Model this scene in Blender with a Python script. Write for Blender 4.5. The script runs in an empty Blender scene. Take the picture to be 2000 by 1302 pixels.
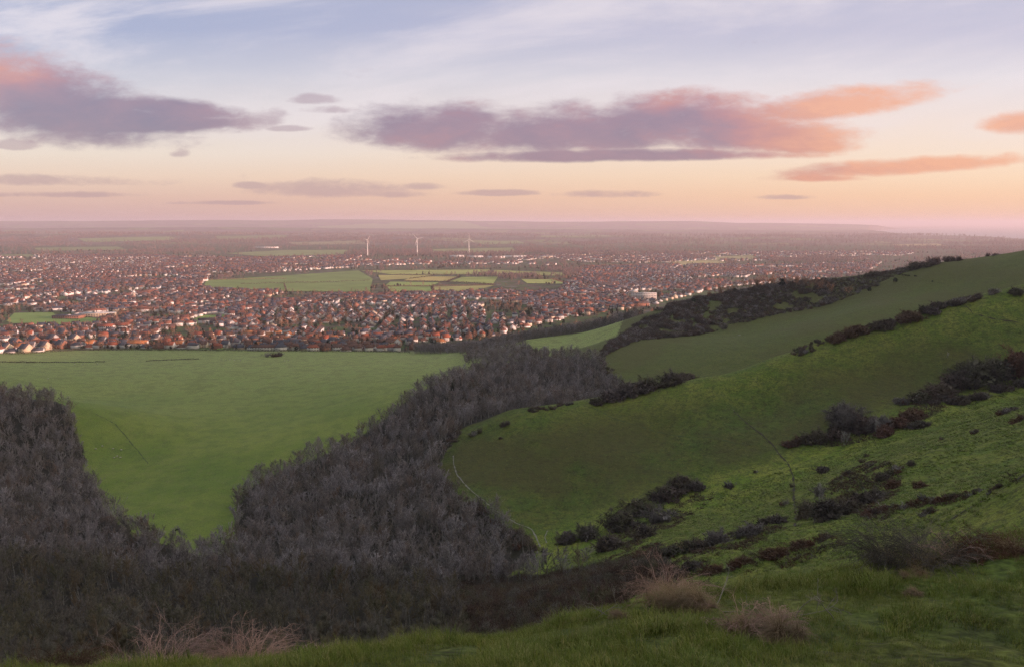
import bpy, bmesh, math, random
import numpy as np
from mathutils import Vector, Matrix

random.seed(7)
rng = np.random.default_rng(7)
S = bpy.context.scene
COL = S.collection

# ------------------------------------------------------------------ camera
CZ = 172.0                       # eye height above the plain, metres
PITCH = math.radians(8.377)
FOC = 1460.0                     # focal length in photograph pixels (2000 wide)
cam_d = bpy.data.cameras.new('camera')
cam = bpy.data.objects.new('camera', cam_d); COL.objects.link(cam)
cam.location = (0, 0, CZ); cam.rotation_euler = (math.pi/2 - PITCH, 0, 0)
cam_d.sensor_width = 36.0; cam_d.lens = 36.0*FOC/2000
cam_d.clip_start = 0.1; cam_d.clip_end = 400000
S.camera = cam
S.view_settings.view_transform = 'Standard'; S.view_settings.look = 'None'
S.view_settings.gamma = 1; S.view_settings.exposure = 0.5
S.render.engine = 'CYCLES'
try:
    S.cycles.use_denoising = True; S.cycles.denoiser = 'OPENIMAGEDENOISE'; S.cycles.denoising_prefilter = 'NONE'; S.cycles.denoising_input_passes = 'RGB_ALBEDO_NORMAL'
    S.cycles.max_bounces = 5; S.cycles.diffuse_bounces = 2; S.cycles.glossy_bounces = 1
    S.cycles.transmission_bounces = 1; S.cycles.transparent_max_bounces = 4; S.cycles.volume_bounces = 0
    S.cycles.use_adaptive_sampling = True; S.cycles.adaptive_threshold = 0.02
    S.render.use_persistent_data = False
except Exception: pass

# ------------------------------------------------------------------ sun
SUN_EL = math.radians(7.5)
SUN_H = (0.966, -0.258)          # horizontal direction towards the sun
sv = Vector((SUN_H[0]*math.cos(SUN_EL), SUN_H[1]*math.cos(SUN_EL), math.sin(SUN_EL))).normalized()
sun_d = bpy.data.lights.new('sun', 'SUN'); sun = bpy.data.objects.new('sun', sun_d); COL.objects.link(sun)
sun.rotation_euler = sv.to_track_quat('Z', 'Y').to_euler()
sun_d.energy = 5.0; sun_d.angle = math.radians(0.6); sun_d.color = (1.0, 0.57, 0.46)

# ------------------------------------------------------------------ pixel <-> world helpers (used to find where things stand)
sP, cP = math.sin(PITCH), math.cos(PITCH)
def uv(px, py):                  # direction of a photo pixel as (X/Y, Z/Y)
    a = (px-1000)/FOC; b = (651-py)/FOC
    k = cP + b*sP
    return a/k, (-sP + b*cP)/k
def PT(px, py, Y):
    u, v = uv(px, py); return (u*Y, Y, CZ+v*Y)

# ------------------------------------------------------------------ node helpers
class NT:
    def __init__(s, tree): s.t = tree; s.n = tree.nodes; s.l = tree.links
    def new(s, typ, **kw):
        n = s.n.new(typ)
        for k, v in kw.items(): setattr(n, k, v)
        return n
    def put(s, sock, v):
        if v is None: return
        if isinstance(v, bpy.types.NodeSocket): s.l.new(v, sock)
        else:
            if hasattr(sock, 'default_value'):
                if isinstance(v, (tuple, list)) and len(v) == 3 and sock.type == 'RGBA': v = (*v, 1)
                sock.default_value = v
    def m(s, op, a, b=None, c=None, clamp=False):
        n = s.new('ShaderNodeMath', operation=op); n.use_clamp = clamp
        s.put(n.inputs[0], a); s.put(n.inputs[1], b); s.put(n.inputs[2], c); return n.outputs[0]
    def mix(s, f, a, b, blend='MIX'):
        n = s.new('ShaderNodeMix', data_type='RGBA', blend_type=blend)
        s.put(n.inputs[0], f); s.put(n.inputs[6], a); s.put(n.inputs[7], b); return n.outputs[2]
    def ramp(s, f, stops, mode='LINEAR'):
        n = s.new('ShaderNodeValToRGB'); r = n.color_ramp; r.interpolation = mode
        while len(r.elements) < len(stops): r.elements.new(0.5)
        for e, (p, c) in zip(r.elements, sorted(stops, key=lambda q: q[0])):
            e.position = p; e.color = (*c, 1) if len(c) == 3 else c
        s.put(n.inputs[0], f); return n.outputs[0]
    def step(s, x, lo, hi):
        n = s.new('ShaderNodeMapRange', interpolation_type='SMOOTHSTEP')
        s.put(n.inputs[0], x); n.inputs[1].default_value = lo; n.inputs[2].default_value = hi
        return n.outputs[0]
    def noise(s, vec, scale, detail=4, rough=0.55, dist=0.0, out=0):
        n = s.new('ShaderNodeTexNoise'); s.put(n.inputs['Vector'], vec)
        n.inputs['Scale'].default_value = scale; n.inputs['Detail'].default_value = detail
        n.inputs['Roughness'].default_value = rough; n.inputs['Distortion'].default_value = dist
        return n.outputs[out]
    def xyz(s, x, y, z):
        n = s.new('ShaderNodeCombineXYZ')
        for i, v in enumerate((x, y, z)): s.put(n.inputs[i], v)
        return n.outputs[0]

def lin(r, g, b):                # sRGB 0-255 -> linear
    f = lambda c: (c/255/12.92) if c/255 <= .04045 else ((c/255+.055)/1.055)**2.4
    return (f(r), f(g), f(b))

# ------------------------------------------------------------------ sky
W = bpy.data.worlds.new('World'); S.world = W; W.use_nodes = True
T = NT(W.node_tree); T.n.clear()
tc = T.new('ShaderNodeTexCoord').outputs['Generated']
sx = T.new('ShaderNodeSeparateXYZ'); T.put(sx.inputs[0], tc); dx, dy, dz = sx.outputs
yc = T.m('MAXIMUM', dy, 0.12)
U = T.m('DIVIDE', dx, yc); V = T.m('DIVIDE', dz, yc)            # world direction, as slopes from due ahead
# the clear sky: warm at the horizon, cream above it, lavender blue overhead; warmer towards the sun
def v_of(py): return uv(1000, py)[1]
VM = 0.42
def stop(py, c): return (max(0, v_of(py))/VM, lin(*c))
el = T.m('DIVIDE', T.m('MAXIMUM', V, 0), VM, clamp=True)
left = T.ramp(el, [(0, lin(206,170,176)), stop(420, (214,176,172)), stop(385, (224,188,176)), stop(345, (234,206,190)), stop(300, (234,217,206)),
                   stop(230, (222,212,216)), stop(150, (200,197,211)), stop(60, (162,168,201)), (1.0, lin(154,162,196))])
right = T.ramp(el, [(0, lin(240,188,158)), stop(415, (248,200,162)), stop(385, (253,208,170)), stop(345, (253,219,188)), stop(300, (250,224,204)),
                    stop(230, (244,224,218)), stop(150, (232,222,228)), stop(60, (208,200,218)), (1.0, lin(184,184,210))])
base = T.mix(T.step(U, -0.75, 0.7), left, right)
# high thin cloud in long streaks
pU = T.m('ADD', T.m('MULTIPLY', U, 1.0), T.m('MULTIPLY', V, 1.2)); pV = T.m('SUBTRACT', V, T.m('MULTIPLY', U, 0.16))
st = T.noise(T.xyz(T.m('MULTIPLY', pU, 1.6), T.m('MULTIPLY', pV, 9.0), 3.1), 1.0, 6, 0.6, 0.5)
st2 = T.noise(T.xyz(T.m('MULTIPLY', U, 2.0), T.m('MULTIPLY', V, 22.0), 8.1), 1.0, 5, 0.6, 0.3)
stm = T.m('MULTIPLY', T.step(st, 0.42, 0.66), T.step(V, 0.05, 0.2))
base = T.mix(T.m('MULTIPLY', stm, 0.75), base, lin(238,226,232))
vis = T.m('MULTIPLY', T.step(st, 0.52, 0.3), T.step(V, 0.10, 0.28))
base = T.mix(T.m('MULTIPLY', vis, 0.2), base, lin(150,160,198))
base = T.mix(T.m('MULTIPLY', T.m('SUBTRACT', st2, 0.5), 0.28), base, lin(252,232,220))
# cumulus banks: noise-broken ellipses
wn = T.noise(T.xyz(T.m('MULTIPLY', U, 5.0), T.m('MULTIPLY', V, 14.0), 0.3), 1.0, 7, 0.62, 0.0)
wn2 = T.noise(T.xyz(T.m('MULTIPLY', U, 16.0), T.m('MULTIPLY', V, 42.0), 5.3), 1.0, 5, 0.6, 0.0)
wn3 = T.noise(T.xyz(T.m('MULTIPLY', U, 42.0), T.m('MULTIPLY', V, 95.0), 2.3), 1.0, 5, 0.65, 0.6)
nz = T.m('ADD', T.m('ADD', T.m('MULTIPLY', T.m('SUBTRACT', wn, 0.5), 2.6), T.m('MULTIPLY', T.m('SUBTRACT', wn2, 0.5), 2.0)), T.m('MULTIPLY', T.m('SUBTRACT', wn3, 0.5), 0.9))
def cloud(items, amp, soft):
    acc = None
    for (px, py, ax, ay, tilt) in items:
        u0, v0 = uv(px, py); A = ax/FOC; B = ay/FOC
        du = T.m('SUBTRACT', U, u0); dv = T.m('SUBTRACT', T.m('SUBTRACT', V, v0), T.m('MULTIPLY', du, tilt))
        # flat base: squash harder below the centre
        dvn = T.m('MULTIPLY', T.m('MINIMUM', dv, 0), 1.45/B); dvp = T.m('MULTIPLY', T.m('MAXIMUM', dv, 0), 1/B)
        d2 = T.m('ADD', T.m('POWER', T.m('ABSOLUTE', T.m('DIVIDE', du, A)), 2.0), T.m('ADD', T.m('MULTIPLY', dvn, dvn), T.m('MULTIPLY', dvp, dvp)))
        m_ = T.m('SUBTRACT', 1.0, d2)
        acc = m_ if acc is None else T.m('MAXIMUM', acc, m_)
    acc = T.m('MAXIMUM', acc, -2.0)
    return T.step(T.m('ADD', acc, T.m('MULTIPLY', nz, amp)), -soft, soft+0.12)
big = cloud([(60,205,260,80,-.18),(-120,170,240,90,-.05),(200,240,250,36,0),(330,212,150,22,-.1),(350,246,150,16,.05),
             (860,255,175,52,0),(1130,258,300,52,.02),(1330,244,230,54,.02),(1480,268,190,44,0),(1600,216,240,34,.15),(1440,244,180,40,.05),(1560,285,110,22,0),
             (1745,330,225,19,.07),(1610,349,85,9,0),(1990,243,70,24,0),(1240,305,330,14,.01)], 0.9, 0.7)
small = cloud([(90,354,185,12,-.01),(120,381,130,6,0),(670,373,130,17,0),(740,380,80,8,0),(490,364,26,6,0),(820,366,36,7,0),(1180,381,78,8,0),
               (970,378,65,6,0),(350,301,18,8,0),(612,196,40,9,0),(645,216,50,7,0),(505,238,46,20,.1),(560,252,40,6,0),(25,285,40,9,0),(1540,386,50,5,0),(450,397,90,4,0)], 1.9, 0.9)
# cloud colour: lilac grey body, pink then orange towards the sun and along the tops
cn = T.noise(T.xyz(T.m('MULTIPLY', U, 4.0), T.m('MULTIPLY', V, 11.0), 9.7), 1.0, 5, 0.55, 0.4)
warm = T.m('ADD', T.m('ADD', T.step(U, 0.08, 0.5), T.m('MULTIPLY', T.m('SUBTRACT', cn, 0.5), 1.5)), T.m('MULTIPLY', T.m('MULTIPLY', T.step(V, 0.12, 0.21), T.step(U, -0.42, -0.66)), 0.62))
warm = T.m('ADD', T.step(warm, -0.42, 1.1), T.m('ADD', T.m('MULTIPLY', T.m('SUBTRACT', wn2, 0.5), 0.4), T.m('MULTIPLY', T.m('SUBTRACT', wn3, 0.5), 0.15)), clamp=True)
ccol = T.ramp(warm, [(0.0, lin(116,98,136)), (0.3, lin(148,112,140)), (0.52, lin(182,120,134)), (0.74, lin(210,138,130)), (1.0, lin(242,168,136))])
base = T.mix(T.m('MULTIPLY', big, 0.93), base, ccol)
base = T.mix(T.m('MULTIPLY', small, 0.6), base, lin(168,138,156))
# the half of the sky out of view: bright round the sun, lavender elsewhere
dots = T.new('ShaderNodeVectorMath', operation='DOT_PRODUCT'); T.put(dots.inputs[0], tc); dots.inputs[1].default_value = tuple(sv)
glow = T.m('POWER', T.m('MAXIMUM', dots.outputs['Value'], 0), 6.0)
up = T.m('MAXIMUM', dz, 0)
back = T.ramp(up, [(0, lin(214,188,184)), (0.25, lin(216,208,212)), (0.6, lin(204,210,222)), (1, lin(196,206,220))])
back = T.mix(1.0, back, (.82, .82, .80), 'MULTIPLY')
back = T.mix(T.m('MULTIPLY', T.step(dy, 0.15, -0.45), T.step(dz, 1.0, 0.2)), back, T.mix(1.0, back, (.42, .42, .44), 'MULTIPLY'))
view = T.m('MULTIPLY', T.step(dy, 0.1, 0.3), T.step(V, 0.75, 0.5))
col = T.mix(view, back, base)
col = T.mix(T.m('MULTIPLY', T.m('MULTIPLY', glow, T.m('SUBTRACT', 1.0, T.step(dy, 0.3, 0.75))), 1.0), col, (2.4, 1.85, 1.5))
sky = T.new('ShaderNodeTexSky', sky_type='NISHITA'); sky.sun_disc = False; sky.sun_elevation = SUN_EL
sky.sun_rotation = math.atan2(SUN_H[0], SUN_H[1]); sky.altitude = 180; sky.dust_density = 2.5
b1 = T.new('ShaderNodeBackground'); T.put(b1.inputs[0], sky.outputs[0]); b1.inputs[1].default_value = 0.03
b2 = T.new('ShaderNodeBackground'); T.put(b2.inputs[0], col); b2.inputs[1].default_value = 0.64
ad = T.new('ShaderNodeAddShader'); T.l.new(b1.outputs[0], ad.inputs[0]); T.l.new(b2.outputs[0], ad.inputs[1])
wo = T.new('ShaderNodeOutputWorld'); T.l.new(ad.outputs[0], wo.inputs[0])
try: W.cycles.sampling_method = 'MANUAL'; W.cycles.sample_map_resolution = 512
except Exception: pass

def mat(name):
    m = bpy.data.materials.new(name); m.use_nodes = True
    n = NT(m.node_tree); b = n.n['Principled BSDF']
    b.inputs['Roughness'].default_value = 0.9
    try: b.inputs['Specular IOR Level'].default_value = 0.2
    except KeyError: pass
    return m, n, b
def tag(o, label=None, cat=None, group=None, kind=None):
    if label: o['label'] = label
    if cat: o['category'] = cat
    if group: o['group'] = group
    if kind: o['kind'] = kind
    return o
def mesh_np(name, V, F, mats=(), smooth=False, midx=None):
    """V (n,3), F list of equal-length index rows (array) or list of arrays with 3 and 4 corners"""
    me = bpy.data.meshes.new(name)
    V = np.asarray(V, np.float32)
    Fs = F if isinstance(F, list) else [F]
    Fs = [np.asarray(f, np.int32) for f in Fs if len(f)]
    me.vertices.add(len(V)); me.vertices.foreach_set('co', V.ravel())
    loops = np.concatenate([f.ravel() for f in Fs]); nl = np.concatenate([np.full(len(f), f.shape[1], np.int32) for f in Fs])
    me.loops.add(len(loops)); me.loops.foreach_set('vertex_index', loops)
    me.polygons.add(len(nl)); st = np.concatenate([[0], np.cumsum(nl)[:-1]]).astype(np.int32)
    me.polygons.foreach_set('loop_start', st)
    try: me.polygons.foreach_set('loop_total', nl)
    except Exception: pass
    if smooth: me.polygons.foreach_set('use_smooth', np.ones(len(nl), bool))
    for m in mats: me.materials.append(m)
    if midx is not None: me.polygons.foreach_set('material_index', np.asarray(midx, np.int32))
    me.update(calc_edges=True)
    return me
def link(name, me, parent=None, loc=None, rz=None, sc=None):
    o = bpy.data.objects.new(name, me); COL.objects.link(o)
    if parent: o.parent = parent
    if loc is not None: o.location = loc
    if rz is not None: o.rotation_euler = (0, 0, rz)
    if sc is not None: o.scale = (sc, sc, sc) if np.isscalar(sc) else sc
    return o
# ------------------------------------------------------------------ height field
def _h(ix, iy, seed):
    x = (ix.astype(np.int64)*374761393 + iy.astype(np.int64)*668265263 + seed*1442695041) & 0xffffffff
    x = ((x ^ (x >> 13))*1274126177) & 0xffffffff
    return ((x ^ (x >> 16)) & 0xffff)/65535.0
def vnoise(x, y, seed=0):
    ix = np.floor(x); iy = np.floor(y); fx = x-ix; fy = y-iy
    fx = fx*fx*(3-2*fx); fy = fy*fy*(3-2*fy)
    ix = ix.astype(np.int64); iy = iy.astype(np.int64)
    a = _h(ix, iy, seed); b = _h(ix+1, iy, seed); c = _h(ix, iy+1, seed); d = _h(ix+1, iy+1, seed)
    return (a+(b-a)*fx)*(1-fy) + (c+(d-c)*fx)*fy
def fbm(x, y, seed=0, o=4):
    s = 0; a = 1; t = 0
    for k in range(o):
        s = s + a*vnoise(x, y, seed+k*17); t += a; a *= .5; x = x*2.03+11.3; y = y*2.03-7.1
    return s/t - .5
def sstep(x, a, b):
    t = np.clip((x-a)/(b-a), 0, 1); return t*t*(3-2*t)

ctl = []
def c(px, py, Y): ctl.append(PT(px, py, Y))
def w(X, Y, z): ctl.append((X, Y, z))
# our own hilltop and its brow
for X, Y, z in ((0,1,170.3),(0.6,0.6,170.4),(-0.6,0.6,170.2),(0,-1,170.6),(-1,0,170.2),(1,0,170.5),(3,1,170.2),(-3,1,169.4),(0,4,169.0),(3,4,169.2),(-3,4,168.4),
                (0,-4,171.4),(6,0,171),(-6,0,169.2),(0,-20,176),(20,-20,179),(-20,-20,172)): w(X, Y, z)
for px, py, Y in ((-300,1330,9.5),(100,1330,9.5),(600,1302,9),(1000,1302,8.6),(1500,1302,8.6),(2000,1302,8.6),(2400,1302,8.6),
                  (-300,1345,13),(100,1325,13),(350,1315,13),(600,1290,13.5),(1000,1245,15),(1130,1216,16),(1400,1174,17.5),(1600,1152,18.5),(1850,1113,20),(2000,1087,21),(2250,1040,22)): c(px, py, Y)
# steep hidden slope below the brow
for X, Y, z in ((-60,40,135),(-30,30,146),(-10,30,147),(8,32,148),(20,34,149.5),(35,40,152),
                (-110,80,108),(-50,80,112),(-8,80,115),(18,75,121),(-120,130,82),(-45,130,85),(0,130,90),(25,130,98)): w(X, Y, z)
# rib on our side of the combe, nearer grass slope
for px, py, Y in ((2000,918,180),(1850,962,185),(1640,1017,190),(1400,1072,190),(1200,1130,195),(2250,840,185),
                  (1700,1085,110),(1500,1145,100),(1950,1005,110),(1200,1175,125),(2200,930,115),(1850,1080,70),(2100,1030,60),(1620,1150,60),
                  (1640,975,255),(1850,925,240),(1400,1040,240),(1210,1110,245),(2000,860,250),
                  (1500,1000,300),(1900,850,285),(1800,880,275),(2000,800,310),(1300,1040,290),(1700,905,300)): c(px, py, Y)
# combe floor
for px, py, Y in ((975,1120,290),(1060,1070,320),(1200,1012,340),(1310,978,350),(1420,945,352),(1540,912,352),(1650,872,360),(1800,802,375),(2000,740,392),(2200,690,400)): c(px, py, Y)
# first spur: face and crest
for px, py, Y in ((880,845,465),(940,822,468),(1000,800,470),(1150,779,472),(1260,760,472),(1360,738,470),(1500,700,470),(1600,666,470),(1700,633,470),(1800,604,470),(1900,578,470),(2000,554,470),(2200,505,470),
                  (870,930,405),(960,930,395),(1100,900,400),(1200,900,392),(1300,850,415),(1400,850,400),(1500,800,420),(1600,800,400),(1700,740,420),(1850,700,420),(1950,660,425),(1000,1000,355),(1100,1000,360)): c(px, py, Y)
# hollow behind it
for X, Y, z in ((30,520,32),(90,535,36),(150,540,44),(220,540,57),(300,545,78),(380,550,102),(460,560,130),(120,500,50),(200,502,72),(280,505,98),(360,510,124)): w(X, Y, z)
# second spur
for px, py, Y in ((1165,697,700),(1210,735,640),(1300,690,680),(1400,700,640),(1450,660,700),(1600,650,640),(1700,600,680),(1850,560,690),(2000,535,650),(2200,480,650),
                  (1240,665,730),(1400,645,765),(1500,620,768),(1600,600,770),(1700,562,765),(1750,540,760),(1830,517,752),(1900,506,747),(2000,490,740),(2200,486,740),
                  (1330,592,880),(1230,622,890),(1400,578,850),(1500,562,835),(1600,548,825),(1700,538,800),(1160,660,830)): c(px, py, Y)
# meadow in the valley
for px, py, Y in ((345,1030,350),(440,1050,340),(200,960,410),(400,950,410),(200,877,480),(450,880,480),(300,800,590),(600,800,590),(100,780,610),(300,740,730),(650,740,720),(850,722,735),
                  (0,720,760),(100,700,880),(300,705,860),(600,702,870),(800,700,880),(950,692,840),(1090,672,850),(1090,688,775),(1105,655,905),(1040,664,885),(300,692,940),(700,692,935),(0,694,940),(1000,700,760),(1000,760,600),(900,770,560)): c(px, py, Y)
for X, Y, z in ((-300,520,41),(-400,560,44),(-420,400,52),(-300,400,34),(-260,300,40),(-150,240,44),(-60,230,48),(-30,300,32),(-80,380,26),(-60,480,26),(-300,200,62),(-420,180,74),(-700,400,70),(-700,650,40),
                (-600,800,20),(-900,900,10),(-200,20,120),(-400,-50,130),(-200,-200,160)): w(X, Y, z)
# the rest of the down, out of the picture on the right, which shades the valley
for X, Y, z in ((60,0,182),(150,40,188),(110,100,172),(250,150,178),(300,250,165),(400,300,178),(500,450,172),(620,560,172),(720,680,152),(650,780,125),(600,805,118),(850,600,172),(1100,450,200),(1400,300,200),(900,200,205),
                (500,0,202),(1500,-200,205),(500,-500,205),(0,-400,200),(0,-120,188),(900,800,95),(1300,750,110),(1600,500,150),(1500,1000,0),(1900,700,20),(2100,0,120),(2500,-600,100),(0,-1200,150),(1400,-1500,150),(-700,-800,120)): w(X, Y, z)
for X, Y, z in ((-900,1050,0),(-600,1050,0),(-300,1030,0),(0,1000,3),(150,1020,8),(300,1060,6),(450,1080,4),(650,1080,2),(900,1080,1),(200,960,36),(350,950,60),(500,900,80),(650,900,60),(1100,1100,0),
                (60,940,31),(-20,940,16),(120,960,30),(-1200,1400,0),(0,1400,0),(800,1400,0),(1600,1500,0),(2500,1000,0),(-1500,700,10),(-1500,0,60)): w(X, Y, z)
ctl = np.array(ctl)
CA = 1.0
def emb(X, Y):
    r = np.sqrt(X*X+Y*Y)+1e-6; th = np.arctan2(X, Y)
    return np.log(r+0.6), th
def _kern(d2): return 0.5*d2*np.log(d2+1e-12)
cr, cth = emb(ctl[:,0], ctl[:,1]); cz = ctl[:,2]
# points near the seam behind the camera are repeated on its other side
er = np.concatenate([cr, cr[cth > 2.2], cr[cth < -2.2]]); eth = np.concatenate([cth, cth[cth > 2.2]-2*np.pi, cth[cth < -2.2]+2*np.pi]); ez = np.concatenate([cz, cz[cth > 2.2], cz[cth < -2.2]])
n_ = len(er)
K = _kern((er[:,None]-er[None])**2 + (eth[:,None]-eth[None])**2) + np.eye(n_)*2e-5
Pm = np.stack([np.ones(n_), er, eth], 1)
A = np.zeros((n_+3, n_+3)); A[:n_,:n_] = K; A[:n_,n_:] = Pm; A[n_:,:n_] = Pm.T
sol = np.linalg.solve(A, np.concatenate([ez, np.zeros(3)]))
def rbf(X, Y):
    a, b = emb(X, Y); out = sol[n_] + sol[n_+1]*a + sol[n_+2]*b
    for i in range(n_):
        out += sol[i]*_kern((a-er[i])**2 + (b-eth[i])**2)
    return out

def far_h(X, Y):
    """the plain and the low hills beyond it"""
    r = np.sqrt(X*X+Y*Y)
    land = sstep(-X*0.8 + 7500, -3500, 2500)                # the hills die out towards the sea
    u = X/np.maximum(Y, 1)
    z = 7*sstep(Y, 2600, 5000)*(fbm(X/900, Y/900, 3, 3)+.35)
    n1 = fbm(X/2600, Y/1500, 21, 4); n2 = fbm(X/3800, Y/2600, 31, 4); n3 = fbm(X/5200+3, Y/6000, 41, 5)
    lft = 0.55+0.45*sstep(-X, -2000, 6000)
    z = z + np.exp(-((Y-8200)/1500)**2)*(38+60*n1)*lft
    z = z + np.exp(-((Y-12500)/1900)**2)*(92+90*n2)*lft
    z = z + np.exp(-((Y-19000)/3300)**2)*(212+190*n3)*(0.9+0.1*sstep(-X, -6000, 2000))
    z = z*np.where(r > 6500, land, 1)
    z = np.maximum(z, 0)*sstep(Y, 1500, 4200)
    cx = np.interp(Y, [-2000,2500,5200,7500,8820,11500,13600,18500,24500,33000,60000,120000], [7600,6500,5600,5140,5140,5700,6430,8800,13000,20000,45000,70000])
    return np.where((X > cx) & (r > 3000), -4.0, z)
def H(X, Y, detail=True):
    X = np.asarray(X, float); Y = np.asarray(Y, float)
    shp = np.broadcast(X, Y).shape; X = np.broadcast_to(X, shp).ravel().copy(); Y = np.broadcast_to(Y, shp).ravel().copy()
    r = np.sqrt(X*X+Y*Y); out = far_h(X, Y)
    near = r < 3200
    if near.any():
        xn, yn = X[near], Y[near]; z = rbf(xn, yn)
        # meet the plain beyond the foot of the down
        k = 1 - sstep(yn, 1060, 1330) ; k = k*(1-sstep(r[near], 2200, 3200))
        z = np.maximum(z, 0)*k + out[near]*(1-k)
        if detail:
            rn = r[near]; hill = sstep(z, 6, 30)
            z = z + hill*sstep(rn, 40, 120)*(1.6*fbm(xn/38, yn/38, 5, 3) + .55*fbm(xn/9, yn/9, 6, 3) + .34*fbm(xn/3.1, yn/2.4, 7, 2)*(1+2.2*sstep(xn, 0, 40)*(1-sstep(yn, 250, 350)))*(1-.9*sstep(-xn, 40, 130)*sstep(yn, 300, 340)))
            z = z + (1-sstep(rn, 40, 120))*(.30*fbm(xn/2.3, yn/2.3, 8, 3)+.16*fbm(xn/.6, yn/.6, 9, 2))*sstep(rn, 2, 8)
            # terraces trodden along the contours
            t = np.mod(z/1.15 + .8*fbm(xn/30, yn/30, 12, 2), 1)
            z = z + hill*sstep(rn, 80, 150)*.10*np.sin(t*2*np.pi)*sstep(xn, -40, 10)
            z = np.maximum(z, 0) + .25*fbm(xn/25, yn/25, 4, 2)*(1-hill)
        out[near] = z
    return out.reshape(shp)

def G(px, py, Ymin=5, Ymax=9000, n=700):
    """where the sight line through a photo pixel first meets the ground"""
    u, v = uv(px, py)
    Ys = np.geomspace(Ymin, Ymax, n); z = CZ + v*Ys; h = H(u*Ys, Ys, False)
    hit = np.where(z <= h)[0]
    if not len(hit): return None
    i = hit[0]
    if i == 0: Y = Ys[0]
    else:
        d0 = z[i-1]-h[i-1]; d1 = z[i]-h[i]; Y = Ys[i-1] + (Ys[i]-Ys[i-1])*d0/(d0-d1)
    X = u*Y; return float(X), float(Y), float(H(np.array([X]), np.array([Y]))[0])
def pip(X, Y, poly):
    """points in polygon"""
    X = np.asarray(X); Y = np.asarray(Y); ins = np.zeros(X.shape, bool); n = len(poly)
    for i in range(n):
        x0, y0 = poly[i]; x1, y1 = poly[(i+1) % n]
        if y0 == y1: continue
        cnd = ((y0 > Y) != (y1 > Y)) & (X < (x1-x0)*(Y-y0)/(y1-y0)+x0)
        ins ^= cnd
    return ins

# ground plan (metres): woods
WOOD_MAIN = [(-128,325),(-152,395),(-142,440),(-118,486),(-90,541),(-56,645),(-22,725),(20,742),(58,728),(80,695),(92,610),(88,540),(74,492),(20,476),(-34,468),(-44,410),(-26,368),(-2,338),(10,312),(-4,285),(34,262),(42,215),(30,160),(16,120),(6,60),(-60,48),(-150,60),(-240,130),(-420,130),(-560,300),(-520,560),(-400,540),(-338,532),(-306,508),(-280,470),(-262,440),(-234,402),(-208,368),(-185,344),(-155,321),(-137,311),(-128,316)]
SLIVER = [(34,845),(66,900),(100,880),(92,840),(60,800)]
def grid_mesh():
    def seg(a, b, s): n = max(1, int(round(math.log(b/a)/s))); return list(np.geomspace(a, b, n, endpoint=False))
    R = np.array([0.05,.5,1,1.6,2.3,3] + seg(3.6,40,.011) + seg(40,1250,.0042) + seg(1250,9000,.012) + seg(9000,30000,.012) + seg(30000,130000,.1) + [130000])
    th = list(np.radians(np.arange(-38, 38.001, .095)))
    TH = np.array(list(np.radians(np.arange(-180, -60, 2.0))) + list(np.radians(np.arange(-60, -38, .4))) + th[:-1] + list(np.radians(np.arange(38, 66, .4))) + list(np.radians(np.arange(66, 180, 2.0))))
    R2, T2 = np.meshgrid(R, TH, indexing='ij'); X = R2*np.sin(T2); Y = R2*np.cos(T2)
    Z = H(X, Y)
    V = np.stack([X, Y, Z], -1).reshape(-1, 3); nr, nt = len(R), len(TH)
    i, j = np.meshgrid(np.arange(nr-1), np.arange(nt), indexing='ij'); j2 = (j+1) % nt
    F = np.stack([i*nt+j, i*nt+j2, (i+1)*nt+j2, (i+1)*nt+j], -1).reshape(-1, 4)[:, ::-1]
    return V, F
tV, tF = grid_mesh()
tx, ty, tz = tV[:,0], tV[:,1], tV[:,2]
near = (np.abs(tx) < 1000) & (ty < 1000) & (ty > 30)
wob = 9*fbm(tx/25, ty/25, 51, 3)
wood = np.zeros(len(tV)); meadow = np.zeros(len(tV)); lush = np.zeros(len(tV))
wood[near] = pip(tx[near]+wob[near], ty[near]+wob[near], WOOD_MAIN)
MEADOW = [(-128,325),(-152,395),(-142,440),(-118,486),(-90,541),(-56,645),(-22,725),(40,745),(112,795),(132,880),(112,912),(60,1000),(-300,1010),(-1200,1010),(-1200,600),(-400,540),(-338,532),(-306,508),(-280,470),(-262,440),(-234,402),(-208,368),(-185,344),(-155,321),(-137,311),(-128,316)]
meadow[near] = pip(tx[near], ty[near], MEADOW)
# lush grass on combe floor and near slope; crest band is painted light
gx = np.array([-4,11,47,76,102,133,163,209,272,330]); gy = np.array([286,318,340,350,352,352,360,375,392,402])
dmin = np.full(len(tV), 1e9)
sel = near & (tx > -40) & (ty > 200)
for a in range(len(gx)-1):
    ax, ay, bx, by = gx[a], gy[a], gx[a+1], gy[a+1]; L2 = (bx-ax)**2+(by-ay)**2
    t = np.clip(((tx[sel]-ax)*(bx-ax)+(ty[sel]-ay)*(by-ay))/L2, 0, 1)
    dmin[sel] = np.minimum(dmin[sel], np.hypot(tx[sel]-ax-t*(bx-ax), ty[sel]-ay-t*(by-ay)))
floor_y = np.interp(tx, gx, gy)
crest = sel*np.exp(-((ty-452)/22)**2)*sstep(tx, -30, 60)*.6  # grazing light along the spur crest, put into the grass colour
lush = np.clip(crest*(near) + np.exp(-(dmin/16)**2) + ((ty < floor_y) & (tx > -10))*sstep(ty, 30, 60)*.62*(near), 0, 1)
town = sstep(ty, 985, 1030)*(1-sstep(ty, 5200, 6500))
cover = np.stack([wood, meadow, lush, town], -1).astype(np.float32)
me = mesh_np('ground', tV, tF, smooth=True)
at = me.color_attributes.new('cover', 'FLOAT_COLOR', 'POINT'); at.data.foreach_set('color', cover.ravel())

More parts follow.
